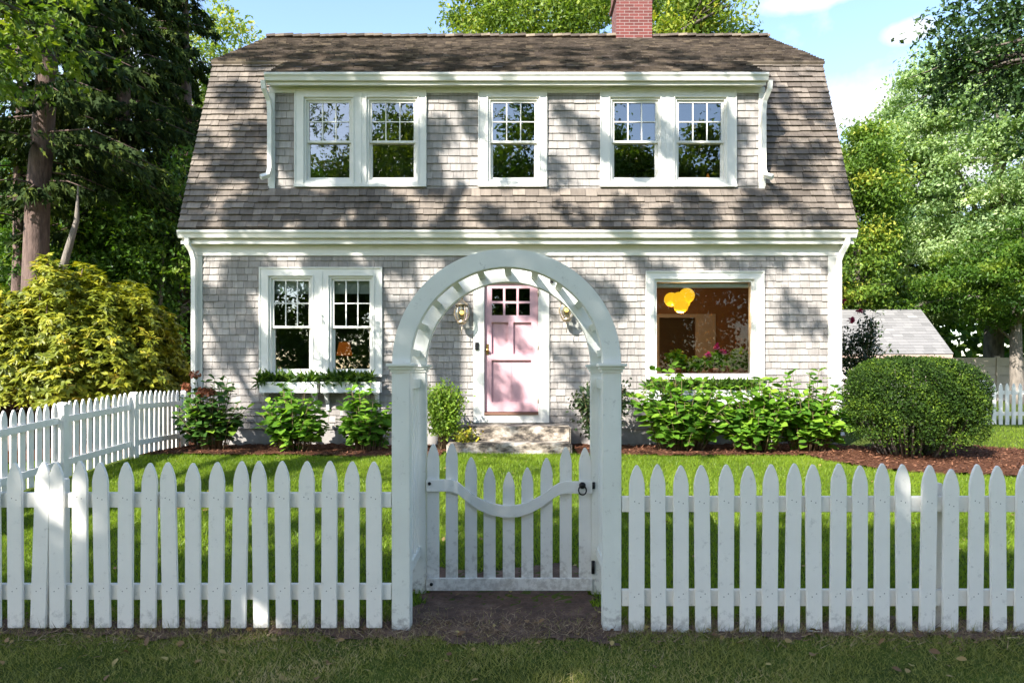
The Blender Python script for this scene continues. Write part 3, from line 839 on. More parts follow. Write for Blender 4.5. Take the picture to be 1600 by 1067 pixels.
mb = MB(); mb.box(3.02, 3.1, 15.17, 15.199, .86, 2.83); mb.box(3.9, 4.35, 15.15, 15.199, .86, 2.83); mb.box(3.1, 3.9, 15.17, 15.199, 2.75, 2.83); mb.build('inner_door_frame', m_plain('inner_door_paint', (.34,.34,.42), .6), house)
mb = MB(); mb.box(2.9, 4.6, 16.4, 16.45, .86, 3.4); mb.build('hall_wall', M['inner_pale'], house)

# stone steps
gs = .25
mb = MB(); mb.box(XP(708, 10.9), XP(892, 10.9), 10.9, 11.44, .30, .68)
o = mb.build('stone_step', M['stone'], None, .025); tag(o, 'upper lichened stone step directly below the pink door', 'step', 'stone steps at the front door')
mb = MB(); mb.box(XP(697, 10.48), XP(894, 10.48), 10.48, 10.895, .2, .455)
o = mb.build('stone_step', M['stone'], None, .03); tag(o, 'lower and longer stone step rising out of the grass', 'step', 'stone steps at the front door')

# doorbell
mb = MB(); mb.box(DX(742.5), DX(748.5), WY-.07, WY-.043, DZ(547), DZ(535)); o = mb.build('doorbell', M['black'], None, .004)
tag(o, 'small black doorbell on the white casing left of the pink door', 'doorbell')
# wall lanterns
def lantern(px, py, label):
    x, _, z = P(px, py, 11.35)
    k_ = 1.45
    t = empty('wall_lantern', (x, WY-.015, z), label, 'lantern', 'brass lanterns flanking the front door')
    mb = MB(); mb.lathe((0, 0, 0), [(.001, 0), (.075, 0), (.075, .01), (.001, .014)], 16)
    mb.v = [(x+v[0], WY-.016-v[2], z+.05+v[1]*1.7) for v in mb.v]
    mb.build('backplate', M['copper'], t)
    y = WY-.20
    MB().tube([(x, WY-.02, z+.08), (x, WY-.08, z+.2), (x, y+.04, z+.275), (x, y, z+.25), (x, y, z+.19)], .012, 8).build('arm', M['copper'], t)
    lt = lambda pr: [(a*k_, b*k_) for a, b in pr]
    mb = MB(); mb.lathe((x, y, z), lt([(.006, .14), (.02, .13), (.03, .115), (.075, .08), (.08, .07)]), 16); mb.build('cap', M['copper'], t)
    mb = MB(); mb.lathe((x, y, z), lt([(.055, .068), (.078, .02), (.082, -.03), (.06, -.09), (.045, -.11)]), 16); mb.build('globe', M['glass_clear'], t)
    mb = MB()
    for k in range(6):
        a = k*math.pi/3
        mb.tube([(x+r_*math.cos(a), y+r_*math.sin(a), z+h_) for r_, h_ in lt(((.06,.07),(.083,.02),(.087,-.03),(.065,-.09),(.05,-.112)))], .008, 6)
    mb.lathe((x, y, z-.12*k_), lt([(.03,-.03),(.055,-.01),(.055,.008),(.03,.01)]), 14)
    mb.tube([(x, y, z-.16*k_), (x, y, z-.27*k_)], .006, 6)
    mb.build('cage', M['copper'], t)
    mb = MB(); mb.ball((x, y, z-.02), .035); mb.build('bulb', M['bulb'], t)
lantern(722, 487, 'brass onion lantern on the shingles to the left of the pink door')
lantern(885, 483, 'brass onion lantern on the shingles to the right of the pink door')

# ------------------------------------------------------------------ window boxes
def ferns(name, x0, x1, y, z, n, label, cat='plant', mat_=None, up=.5, L_=.17):
    m = int(n*1.5)
    pos = np.stack([RNG.uniform(x0, x1, m), y+RNG.normal(0, .05, m), np.full(m, z)+RNG.uniform(-.02, .09, m)], 1)
    d = np.stack([RNG.normal(0, .6, m), RNG.normal(-.35, .5, m), RNG.normal(up, .6, m)], 1)
    o = leaves(name, pos, d, np.tile([[0,-.4,1.]], (m,1))+RNG.normal(0,.4,(m,3)), RNG.uniform(.4, 1.25, m)*L_, RNG.random(m), mat_ or M['l_fern'], None, T_NARROW)
    return tag(o, label, cat, 'greenery in the window boxes')
def window_box(x0, x1, z0, z1, label, brk, y0=11.22, y1=11.41):
    t = empty('window_box', ((x0+x1)/2, y1, z0), label, 'window box', 'white window boxes')
    mb = MB()
    mb.box(x0, x1, y0, y0+.02, z0, z1); mb.box(x0, x1, y1-.02, y1, z0, z1); mb.box(x0, x0+.02, y0+.021, y1-.021, z0, z1); mb.box(x1-.02, x1, y0+.021, y1-.021, z0, z1); mb.box(x0+.021, x1-.021, y0+.021, y1-.021, z0+.002, z0+.02)
    mb.box(x0-.01, x1+.01, y0-.012, y0-.001, z1-.03, z1+.004)
    mb.build('planter_box', M['box'], t)
    mb = MB(); mb.box(x0+.022, x1-.022, y0+.022, y1-.022, z1-.05, z1-.02); mb.build('soil', M['earth'], t)
    for bx in brk:
        q = [(WY-.02, z0-.3), (WY-.05, z0-.3), (WY-.06, z0-.2), (WY-.13, z0-.12), (WY-.17, z0-.05), (WY-.24, z0-.03), (WY-.24, z0-.002), (WY-.02, z0-.002)]
        mb = MB(); mb.prism_x(q, bx-.025, bx+.025); mb.build('bracket', M['box'], t)
Yb = 11.22
zb0, zb1 = ZP(613.5, Yb), ZP(597, Yb)
window_box(XP(405, Yb), XP(495, Yb), zb0, zb1, 'white window box under the left sash of the kitchen window pair', (XP(412, 11.3), XP(489, 11.3)))
window_box(XP(501, Yb), XP(593, Yb), zb0, zb1, 'white window box under the sash nearest the arbor', (XP(508, 11.3), XP(587, 11.3)))
ferns('trailing_fern', XP(400, Yb), XP(496, Yb), 11.31, zb1, 380, 'low dark ferny greenery spilling from the leftmost window box', up=.4)
ferns('trailing_fern', XP(505, Yb), XP(580, Yb), 11.30, zb1, 520, 'bright ferny greenery spilling over the window box nearest the arbor', up=.3)
zb0, zb1 = ZP(632, Yb), ZP(610, Yb)
window_box(XP(1012, Yb), XP(1192, Yb), zb0, zb1, 'long white window box below the picture window behind hydrangeas', (XP(1030, 11.3), XP(1170, 11.3)))
ferns('trailing_fern', XP(1012, Yb), XP(1185, Yb), 11.31, zb1, 800, 'feathery greenery in the long box under the picture window', up=.5, L_=.17)

# ------------------------------------------------------------------ things inside the windows
def clump(name, c, r, n, mat_, size, parent=None, T=T_OVATE, up=.7, out=.5):
    d0 = rdir(n); rad = RNG.random(n)**.4
    pos = np.array(c)+d0*rad[:, None]*np.array(r)
    d = d0*out+RNG.normal(0, .5, (n,3)); nr = d0*.6+np.array([0,-.3,up])+RNG.normal(0,.35,(n,3))
    return leaves(name, pos, d, nr, RNG.uniform(.7,1.25,n)*size, np.clip(RNG.normal(.5,.25,n),0,1), mat_, parent, T)
T_ROUND = (np.array([[0,0,0],[.15,.4,.05],[.55,.55,.08],[.95,.3,.03],[1,-.1,0],[.9,-.4,.04],[.5,-.55,.08],[.12,-.38,.05],[.5,0,-.05]], float),
           np.array([[0,1,8],[1,2,8],[2,3,8],[3,4,8],[4,5,8],[5,6,8],[6,7,8],[7,0,8]]))
gy = 11.95
mb = MB(); mb.box(PIC[0]-.1, PIC[1]+.1, 11.66, 12.2, PIC[2]-.08, PIC[2]-.04); o = mb.build('plant_shelf', M['floor'], None)
tag(o, 'low indoor shelf behind the picture window carrying the geraniums', 'shelf')
def geranium(px, py, rx, rz, n, label, flowers=(), stems=True):
    x, y, z = P(px, py, gy)
    t = empty('potted_geranium', (x, y, PIC[2]-.04), label, 'potted plant', 'geraniums inside the picture window')
    mb = MB(); mb.lathe((x, y, PIC[2]-.04), [(.07,0),(.095,.15),(.105,.15),(.105,.18),(.09,.18)], 16); mb.build('pot', M['pot'], t)
    clump('foliage', (x, y, z), (rx, .16, rz), n, M['l_hyd'], .075, t, T_ROUND)
    mb = MB()
    for k in range(6):
        mb.tube([(x+random.uniform(-.04,.04), y, PIC[2]+.1), (x+random.uniform(-rx,rx)*.7, y+random.uniform(-.1,.1), z+random.uniform(-.05, rz*.7))], .006, 5)
    mb.build('stem', M['stem'], t)
    for fx, fy in flowers:
        q = P(fx, fy, gy-.1)
        clump('flower', q, (.045,.045,.035), 45, M['petal_pink'], .035, t, T_ROUND)
geranium(1056, 563, .17, .17, 160, 'bushy green geranium at the left end of the picture window')
geranium(1083, 571, .16, .12, 130, 'low dark geranium with no bloom beside the window centre')
geranium(1115, 565, .20, .15, 190, 'geranium with three pink flower heads inside the picture window', [(1106.5, 554), (1120, 541), (1129, 549)])
geranium(1154, 563, .19, .18, 190, 'pale green geranium at the right end of the picture window')
# pendant lamp of yellow glass blobs
x, y, z = P(1062, 466, 12.9)
t = empty('pendant_lamp', (x, y, 3.39), 'yellow pendant lamp of rounded glass blobs seen through the picture window', 'lamp')
mb = MB()
for (px, py, r_) in ((1049, 468, .14), (1061, 468, .15), (1073, 462, .15), (1064, 478, .14), (1069, 472, .12)):
    q = P(px, py, 12.9+random.uniform(-.1,.1)); mb.ball(q, r_, 16, 10, (1,1,.95))
mb.build('lamp_shade', M['lamp'], t)
MB().tube([(x, y, 3.39), (x, y, z+.1)], .008, 6).build('cord', M['black'], t)
pl = bpy.data.lights.new('pendant_glow', 'POINT'); pl.energy = 24; pl.color = (1,.55,.2); pl.shadow_soft_size = .15
po = bpy.data.objects.new('pendant_glow', pl); col.objects.link(po); po.parent = t; po.location = (0, .0, z-.35-3.39)
# warm lamp and mug in the kitchen windows
x, y, z = P(538, 545, 13.4)
t = empty('table_lamp', (x, y, z-.4), 'glowing orange lampshade dimly seen in the right kitchen sash', 'lamp')
mb = MB(); mb.lathe((x, y, z-.13), [(.15,0),(.15,.02),(.10,.26),(.095,.26)], 18); mb.build('lamp_shade', M['ember'], t)
mb = MB(); mb.lathe((x, y, z-.4), [(.08,0),(.05,.03),(.025,.1),(.02,.28)], 12); mb.build('lamp_base', M['black'], t)
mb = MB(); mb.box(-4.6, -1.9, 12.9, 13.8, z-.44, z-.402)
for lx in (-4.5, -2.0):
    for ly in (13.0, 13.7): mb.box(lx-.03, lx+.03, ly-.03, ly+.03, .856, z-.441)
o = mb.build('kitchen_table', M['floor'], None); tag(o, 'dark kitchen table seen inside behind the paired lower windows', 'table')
x, y, z = P(441, 577, 11.78)
mb = MB(); mb.lathe((x, y, LOW[0][2]+.0), [(.035,0),(.045,.02),(.045,.12),(.04,.12),(.038,.02)], 14); mb.tube([(x+.044,y,LOW[0][2]+.1),(x+.08,y,LOW[0][2]+.085),(x+.08,y,LOW[0][2]+.05),(x+.044,y,LOW[0][2]+.03)], .007, 6)
o = mb.build('mug', M['trim'], None); tag(o, 'small white mug on the sill of the left kitchen sash', 'mug')
x, y, z = P(1106, 279, 11.8)
mb = MB(); mb.lathe((x, y, UP[4][2]+.03), [(.09,0),(.085,.02),(.05,.05),(.012,.16),(.004,.17)], 14); o = mb.build('ornament', M['ember'], None)
tag(o, 'small orange cone ornament on the sill of the rightmost dormer window', 'ornament')

# ------------------------------------------------------------------ arbor
AX, AY = XP(791.5, 4.1), 4.1
RI, RO = .58, .69
ZS = ZP(568, 4.1)
arb = empty('garden_arbor', (AX, AY+.4, 0), 'white arched garden arbor over the gate in the picket fence', 'arbor')
def arch_mb(y0, y1, ri=RI, ro=RO, n=40):
    mb = MB(); vs = []; fs = []
    for i in range(n+1):
        a = math.pi*i/n
        for r_ in (ri, ro):
            for y in (y0, y1): vs.append((AX-math.cos(a)*r_, y, ZS+math.sin(a)*r_))
    for i in range(n):
        b_ = 4*i
        fs += [(b_, b_+4, b_+6, b_+2), (b_+1, b_+3, b_+7, b_+5), (b_, b_+1, b_+5, b_+4), (b_+2, b_+6, b_+7, b_+3)]
    fs += [(0, 2, 3, 1), (4*n, 4*n+1, 4*n+3, 4*n+2)]
    mb.add(vs, fs); return mb
FY0, FY1, BY0, BY1 = 4.10, 4.20, 4.78, 4.88
arch_mb(FY0+.012, FY1-.012).build('arch', M['arbor'], arb, .003)
arch_mb(BY0+.012, BY1-.012).build('arch', M['arbor'], arb, .003)
for (y0, y1) in ((FY0, FY1), (BY0, BY1)):
    for s in (-1, 1):
        xa, xb = (AX-RO, AX-RI) if s < 0 else (AX+RI, AX+RO)
        mb = MB(); mb.box(xa, xb, y0, y1, -.03 if y0 < 4.5 else -.0, ZS-.055); mb.build('post', M['arbor'], arb, .004)
        mb = MB(); mb.box(xa-.03, xb+.03, y0-.03, y1+.03, ZS-.018, ZS); mb.box(xa-.018, xb+.018, y0-.018, y1+.018, ZS-.036, ZS-.0185); mb.box(xa-.008, xb+.008, y0-.008, y1+.008, ZS-.054, ZS-.0365)
        mb.build('post_cap', M['arbor'], arb, .003)
for k in range(11):
    a = R(7+k*166/10)
    c, s_ = math.cos(a), math.sin(a)
    mb = MB(); q = []
    for dr, dt in ((-.016,-.022), (.016,-.022), (.016,.022), (-.016,.022)):
        r_ = .642+dr
        q.append((AX-c*r_+s_*dt, ZS+s_*r_+c*dt))
    mb.prism(q, FY1-.012, BY0+.012); mb.build('arch_slat', M['arbor'], arb)
for s in (-1, 1):
    xm = AX+s*(RI+.055)
    for z0, z1 in ((ZS-.16, ZS-.10), (.27, .33)):
        mb = MB(); mb.box(xm-.02, xm+.02, FY1+.001, BY0-.001, z0, z1); mb.build('side_rail', M['arbor'], arb)
    for k in range(6):
        yy = FY1+.05+k*(BY0-FY1-.10)/5
        mb = MB(); mb.box(xm-.009, xm+.009, yy-.016, yy+.016, .331, ZS-.161); mb.build('side_slat', M['arbor'], arb)
# iron bits and a short crack of old vine
mb = MB(); px_, _, pz_ = P(862, 440, 4.79); mb.box(px_-.012, px_+.012, 4.772, 4.791, pz_-.012, pz_+.012); mb.build('hook_plate', M['iron'], arb)

# ------------------------------------------------------------------ gate (hung between the back posts)
GY = 4.80
def gx(px): return XP(px, GY)
def gzp(py): return ZP(py, GY)
gate = empty('picket_gate', (AX, GY, .1), 'white picket gate with a scooped top rail and black ring latch', 'gate')
def picket_poly(xc, w_, z0, z1, tip):
    h = w_/2
    return [(xc-h, z0), (xc+h, z0), (xc+h, z1-tip), (xc+h*.86, z1-tip*.66), (xc+h*.56, z1-tip*.3), (xc+h*.2, z1-tip*.04), (xc, z1), (xc-h*.2, z1-tip*.04), (xc-h*.56, z1-tip*.3), (xc-h*.86, z1-tip*.66), (xc-h, z1-tip)]
gp = [(677, 693), (706, 692), (736, 714), (765, 730), (795, 737), (824, 730), (854, 715), (884, 698), (914, 699)]
for i, (px, py) in enumerate(gp):
    mb = MB(); e = i in (0, 8)
    mb.prism(picket_poly(gx(px), .084, gzp(905) if not e else gzp(918), gzp(py), .11), GY-.01, GY+.012); mb.build('picket', M['gate'], gate, .002)
# scooped rail
mb = MB(); vs = []; fs = []
up_ = [(667, 748), (706, 748), (716, 752), (728, 762), (745, 775), (765, 784), (785, 788), (797, 788.5), (812, 787), (830, 781), (848, 771), (862, 760), (874, 753), (884, 751), (925, 751)]
for (px, py) in up_:
    for dz in (0, -18.5):
        for y in (GY-.036, GY-.0105): vs.append((gx(px), y, gzp(py-dz)))
nU = len(up_)
for i in range(nU-1):
    b_ = 4*i; fs += [(b_, b_+4, b_+6, b_+2), (b_+1, b_+3, b_+7, b_+5), (b_, b_+1, b_+5, b_+4), (b_+2, b_+6, b_+7, b_+3)]
fs += [(0, 2, 3, 1), (4*nU-4, 4*nU-3, 4*nU-1, 4*nU-2)]
mb.add(vs, fs); mb.build('top_rail', M['gate'], gate, .002)
mb = MB(); mb.box(gx(667), gx(925), GY-.036, GY-.0105, gzp(920), gzp(901)); mb.build('bottom_rail', M['gate'], gate, .003)
# latch, hinges, bolts
lx, lz = gx(909), gzp(761)
mb = MB(); mb.lathe((0,0,0), [(.001,0),(.022,0),(.024,.006),(.016,.016),(.001,.02)], 14)
mb.v = [(lx+v[0], GY-.037-v[2], lz+.02+v[1]) for v in mb.v]
pts = [(lx+.027*math.sin(a), GY-.05-.006*(1-math.cos(a)), lz-.012+.030*math.cos(a)) for a in np.linspace(0, 2*math.pi, 22)]
mb.tube(pts, .005, 8); mb.build('ring_latch', M['iron'], gate)
for px, py in ((672, 754), (675, 910)):
    mb = MB(); mb.lathe((0,0,0), [(.001,0),(.012,0),(.011,.006),(.001,.009)], 12)
    mb.v = [(gx(px)+v[0], GY-.037-v[2], gzp(py)+v[1]) for v in mb.v]; mb.build('bolt', M['iron'], gate)
for px, py in ((926, 884), (926.5, 757)):
    mb = MB(); h_ = 10 if py > 800 else 5
    mb.tube([(gx(px), GY-.03, gzp(py+h_)), (gx(px), GY-.03, gzp(py-h_))], .012, 8); mb.build('hinge', M['iron'], gate)

# ------------------------------------------------------------------ picket fences
def picket_mesh(w_, h, tip, th=.02):
    return MB().prism(picket_poly(0, w_, 0, h, tip), -th, 0).mesh('picket', M['fence'], .0025)
fm = M['fence']; t = fm.node_tree; b = t.nodes['Principled BSDF']
src = b.inputs['Base Color'].links[0].from_socket
tcn = t.nodes.new('ShaderNodeTexCoord'); acc = None
for zn in (.775, .765+.02, .24, .222):
    sb = nn(t, 'ShaderNodeVectorMath', operation='SUBTRACT'); sb.inputs[1].default_value = (.012*(1 if zn in (.775, .24) else -1.2), 0, zn)
    ml = nn(t, 'ShaderNodeVectorMath', operation='MULTIPLY'); ml.inputs[1].default_value = (1, 0, 1)
    le = nn(t, 'ShaderNodeVectorMath', operation='LENGTH'); lt_ = nn(t, 'ShaderNodeMath', operation='LESS_THAN'); lt_.inputs[1].default_value = .0034
    t.links.new(tcn.outputs['Object'], sb.inputs[0]); t.links.new(sb.outputs[0], ml.inputs[0]); t.links.new(ml.outputs[0], le.inputs[0]); t.links.new(le.outputs['Value'], lt_.inputs[0])
    if acc is None: acc = lt_.outputs[0]
    else:
        ad = nn(t, 'ShaderNodeMath', operation='MAXIMUM'); t.links.new(acc, ad.inputs[0]); t.links.new(lt_.outputs[0], ad.inputs[1]); acc = ad.outputs[0]
t.links.new(mixc(t, acc, src, (.22, .19, .17)), b.inputs['Base Color'])
PM = [picket_mesh(.092+random.uniform(-.003,.003), 1.0, .118) for k in range(6)]
def put(me, name, parent, loc, rz=0, lean=0, sz=1):
    o = bpy.data.objects.new(name, me); col.objects.link(o); o.parent = parent
    o.location = Vector(loc)-parent.location; o.rotation_euler = (0, lean, rz); o.scale = (1,1,sz)
    return o
FYN = 4.10
def front_fence(pxs, x_end0, x_end1, zt, zb, rails, label, posts):
    t = empty('picket_fence', ((x_end0+x_end1)/2, FYN+.03, 0), label, 'fence', 'white picket fences')
    for px in pxs:
        zj = random.uniform(-.008, .008); lean = random.gauss(0, .009)
        if abs(px-62) < 2: lean = .035
        h = (zt+(-.018 if 1478 < px < 1486 else 0)+zj)-(zb)
        o = put(random.choice(PM), 'picket', t, (XP(px, FYN), FYN+random.uniform(-.002,.002), zb), random.gauss(0,.008), lean, h)
    for z0, z1 in rails:
        mb = MB(); mb.box(x_end0, x_end1, FYN+.004, FYN+.042, z0, z1); mb.build('rail', M['fence'], t, .003)
    for px, w2, zt2 in posts:
        xx = XP(px, FYN); mb = MB(); mb.box(xx-w2, xx+w2, FYN+.044, FYN+.13, -.03, zt2); mb.build('post', M['fence'], t, .004)
    return t
SX = -5.62
lp = [92+i*35.25 for i in range(15)]+[62, 27]+[-8-35*i for i in range(18)]
front_fence(lp, SX, AX-RO-.003, ZP(721, FYN), ZP(979, FYN), [(ZP(793, FYN), ZP(770, FYN)), (ZP(937, FYN), ZP(913, FYN))],
            'white picket fence along the front verge left of the arbor', [(76, .045, ZP(752, FYN))])
rp = [994, 1028.6, 1063.5, 1098, 1133, 1167, 1201, 1236, 1271, 1306.5, 1341.5, 1376, 1411, 1446.5, 1482, 1521, 1558.5, 1595, 1595+36]+[1667+36*i for i in range(36)]
front_fence(rp, AX+RO+.003, XP(2945, FYN), ZP(725, FYN), ZP(989, FYN), [(ZP(800, FYN), ZP(776, FYN)), (ZP(947, FYN), ZP(922, FYN))],
            'white picket fence along the front verge right of the arbor', [(1470, .04, ZP(757, FYN)), (2200, .04, ZP(757, FYN)), (2930, .04, ZP(757, FYN))])
# side fence running back to the house corner
t = empty('picket_fence', (SX, 8, 0), 'white picket fence running back along the left side of the lawn', 'fence', 'white picket fences')
y = 4.35
while y < 11.3:
    g = gzs(SX, y)
    put(random.choice(PM), 'picket', t, (SX-.02, y, g+.02), R(90), random.gauss(0, .008), .93+random.uniform(-.01,.01)); y += .135
def strip_y(mb, x0, x1, y0, y1, h0, h1):
    za, zb_ = gzs(SX, y0), gzs(SX, y1)
    mb.add([(x0,y0,za+h0),(x1,y0,za+h0),(x1,y1,zb_+h0),(x0,y1,zb_+h0),(x0,y0,za+h1),(x1,y0,za+h1),(x1,y1,zb_+h1),(x0,y1,zb_+h1)], [(3,2,1,0),(4,5,6,7),(0,1,5,4),(1,2,6,5),(2,3,7,6),(3,0,4,7)])
ps = [4.35, 6.4, 8.32, 9.86, 11.35]
for a_, b_ in zip(ps, ps[1:]):
    for h0, h1 in ((.17,.25), (.70,.78)):
        mb = MB(); strip_y(mb, SX+.003, SX+.04, a_+.05, b_-.05, h0, h1); mb.build('rail', M['fence'], t, .003)
for yy in ps:
    g = gzs(SX, yy); mb = MB(); mb.box(SX+.003, SX+.10, yy-.048, yy+.048, g-.05, g+.92); mb.prism_x([(yy-.055, g+.921), (yy+.055, g+.921), (yy, g+.96)], SX-.003, SX+.106); mb.build('post', M['fence'], t, .004)
# far fence in the right hand yard
FY = 16.2
t = empty('picket_fence', (13.5, FY, .3), 'white picket fence across the far yard beyond the boxwood', 'fence', 'white picket fences')
xx = XP(1536, FY)
put(MB().box(-.07,.07,-.07,.07,0,1.08).mesh('post', M['fence'], .004), 'post', t, (xx-.05, FY, .28))
x = xx+.1
while x < 20:
    put(random.choice(PM), 'picket', t, (x, FY, gzs(x, FY)-.02), 0, 0, 1.0); x += .155
for h0, h1 in ((.22,.31),(.72,.81)):
    mb = MB(); mb.box(xx+.02, 20, FY+.003, FY+.04, .29+h0, .29+h1); mb.build('rail', M['fence'], t)
mb = MB(); mb.box(18.0, 18.1, FY+.041, FY+.14, .2, 1.2); mb.build('post', M['fence'], t)

# ------------------------------------------------------------------ plants of the bed
def hydrangea(x, y, rx, h, n, label, m_='l_hyd', flowers=0, leafsize=.15, sd=0, lean=0):
    rg = random.Random(sd)
    g = gzs(x, y)+.03
    t = empty('hydrangea_bush', (x, y, g), label, 'bush', 'leafy bushes along the house front')
    mb = MB(); pos=[]; d=[]; nr=[]; sz=[]
    for k in range(n):
        a = rg.uniform(0, 2*math.pi); sp = math.sqrt(rg.random())
        tip = Vector((x+math.cos(a)*sp*rx+lean, y+math.sin(a)*sp*rx*.55, g+h*(1-.45*sp*sp)*(rg.uniform(.5, 1.0) if rg.random() < .8 else rg.uniform(1.0, 1.14))))
        b0 = Vector((x+math.cos(a)*.42*sp*rx, y+math.sin(a)*.2*sp*rx, g-.02))
        mid = b0.lerp(tip, .5)+Vector((-(tip.x-b0.x)*.18, 0, .05))
        pts = [b0, b0.lerp(mid, .6), mid, mid.lerp(tip, .5)+Vector((0,0,.01)), tip]
        mb.tube(pts, [.008,.007,.006,.005,.003], 5)
        nod = rg.randint(5, 7)
        for q in range(nod):
            f = 1-q*.145-rg.uniform(0,.03)
            if f < .12: continue
            i = min(3, int(f*4)); p = Vector(pts[i]).lerp(Vector(pts[i+1]), f*4-i)
            aa = rg.uniform(0, math.pi)+q*math.pi/2
            for s in (0, math.pi):
                dd = (math.cos(aa+s), math.sin(aa+s), rg.uniform(-.35,.35) if q else rg.uniform(.1,.8))
                pos.append(p); d.append(dd); nr.append((rg.gauss(0,.42), rg.gauss(-.4,.4), 1)); sz.append(leafsize*rg.uniform(.45,1.2)*(1 if q else .75))
    mb.build('stem', M['stem'], t)
    pos = np.array([tuple(p) for p in pos]); 
    leaves('foliage', pos, np.array(d), np.array(nr), np.array(sz), np.clip(RNG.normal(.5,.28,len(pos)),0,1), M[m_], t, T_OVATE)
    for k in range(flowers):
        a = rg.uniform(math.pi, 2*math.pi); q = (x+math.cos(a)*rx*rg.uniform(.2,.8), y+math.sin(a)*rx*.4, g+h*rg.uniform(.75,1.02))
        clump('flower', q, (.07,.07,.05), 60, M['petal_rust'], .04, t, T_ROUND)
    return t
def bed(px, pb): 
    Y = 10.6
    return XP(px, Y), Y
hydrangea(XP(331, 10.7), 10.7, .54, 1.16, 70, 'dark hydrangea bush with fading rust blooms at the left house corner', 'l_hyd_dark', 4, .17, 1)
hydrangea(XP(458, 10.6), 10.6, .54, 1.0, 58, 'bright green hydrangea bush under the leftmost window box', 'l_hyd', 0, .18, 2)
hydrangea(XP(575, 10.6), 10.6, .5, 1.04, 56, 'bright green hydrangea bush partly hidden by the arbor left post', 'l_hyd', 0, .18, 3)
hydrangea(XP(1062, 10.6), 10.6, .84, 1.25, 115, 'broad hydrangea bush under the left half of the picture window', 'l_hyd', 0, .19, 4)
hydrangea(XP(1180, 10.55), 10.55, .72, 1.15, 95, 'hydrangea bush under the right edge of the picture window', 'l_hyd', 0, .19, 5)
hydrangea(XP(1262, 10.65), 10.65, .66, 1.2, 85, 'hydrangea bush below the right corner board of the house', 'l_hyd', 0, .18, 6)

def twiggy(name, c, r, h, nst, nl, m_, lsize, label, zlo=.25, T=T_SIMPLE, seed=0):
    rg = random.Random(seed); x, y = c; g = gzs(x, y)+.02
    t = empty(name, (x, y, g), label, 'bush', 'leafy bushes along the house front')
    mb = MB(); tips = []
    for k in range(nst):
        a = rg.uniform(0, 2*math.pi); sp = rg.random()**.5
        tip = Vector((x+math.cos(a)*sp*r, y+math.sin(a)*sp*r*.8, g+h*rg.uniform(.75,1)*(1-.15*sp)))
        b0 = Vector((x+rg.uniform(-.05,.05), y+rg.uniform(-.05,.05), g-.02)); mid = b0.lerp(tip, .5)+Vector((rg.uniform(-.06,.06), rg.uniform(-.06,.06), .03))
        mb.tube([b0, mid, tip], [.010,.006,.003], 5); tips.append((b0, mid, tip))
    mb.build('stem', M['stem'], t)
    pos = []
    for k in range(nl):
        b0, mid, tip = rg.choice(tips); f = zlo+(1-zlo)*rg.random()
        p = mid.lerp(tip, f*2-1) if f > .5 else b0.lerp(mid, f*2)
        pos.append((p.x+rg.gauss(0,.07), p.y+rg.gauss(0,.07), p.z+rg.gauss(0,.05)))
    pos = np.array(pos); n = len(pos)
    leaves('foliage', pos, rdir(n)+[0,0,.3], rdir(n)*.8+[0,-.3,.8], RNG.uniform(.7,1.3,n)*lsize, np.clip(RNG.normal(.5,.25,n),0,1), M[m_], t, T)
    return t
twiggy('privet_bush', (XP(690, 10.75), 10.75), .29, 1.14, 30, 5200, 'l_privet', .055, 'pale green small leaved bush to the left of the stone steps', .3, seed=3)
twiggy('low_bush', (XP(727, 10.72), 10.74), .22, .34, 14, 380, 'l_rhodo', .06, 'low yellowing bush leaning over the end of the upper stone step', .2, seed=5)
twiggy('holly_bush', (XP(938, 10.7), 10.7), .44, 1.2, 28, 3000, 'l_holly', .075, 'sparse dark leaved bush to the right of the stone steps', .25, seed=8)
t = twiggy('rose_bush', (XP(1345, 13.6), 13.6), .55, 2.6, 24, 3000, 'l_holly', .075, 'tall dark bush with a few pink red flowers against the right house corner', .35, seed=9)
for px, py in ((1316, 470), (1343, 486), (1330, 500)):
    clump('flower', P(px, py, 13.1), (.045,.045,.04), 40, M['petal_red'], .04, t, T_ROUND)

# clipped boxwood
bx, by, bg_ = XP(1428, 10.0), 10.0, gzs(6, 10.0)
t = empty('boxwood', (bx, by, bg_), 'large clipped boxwood mound with bare gaps near its foot', 'shrub')
n = 95000
u = rdir(n); p_ = 3.6
rad = (np.abs(u[:,0])**p_+np.abs(u[:,1])**p_+np.abs(u[:,2])**p_)**(-1/p_)
sh = 1-RNG.random(n)**1.7*.40+.022*np.sin(u[:,0]*15+u[:,2]*6)+.02*np.sin(u[:,2]*17+u[:,0]*11)+.016*np.sin(u[:,0]*29-u[:,2]*23)
sh = np.where(RNG.random(n) < .006, 1+RNG.random(n)*.07, sh)
pos = u*rad[:,None]*sh[:,None]*np.array([.83, .80, .68])+np.array([bx, by, bg_+.76])
# lean the top: flatter right shoulder as in life
pos[:,2] -= .10*np.clip((pos[:,0]-bx)/.98, 0, 1)**2*np.clip((pos[:,2]-bg_-.8)/.7, 0, 1)
f1 = np.sin(pos[:,0]*7+pos[:,2]*4)+np.sin(pos[:,0]*13-pos[:,2]*9+1)+np.sin(pos[:,2]*15+2)
low = np.clip((.62-(pos[:,2]-bg_))/.55, 0, 1)
k = RNG.random(n) > np.clip(low*1.1+(f1 > .4)*low*.5+ (f1 > 1.3)*.6*(pos[:,2]-bg_ < .75), 0, .97)
pos, u = pos[k], u[k]; n = len(pos)
leaves('foliage', pos, u*.6+rdir(n), u*.6+rdir(n)*.7+[0,-.1,.4], RNG.uniform(.026,.042,n), np.clip(RNG.normal(.36,.22,n)+.15*np.sin(pos[:,0]*9+pos[:,2]*7),0,1), M['l_box'], t, T_SIMPLE)
mb = MB()
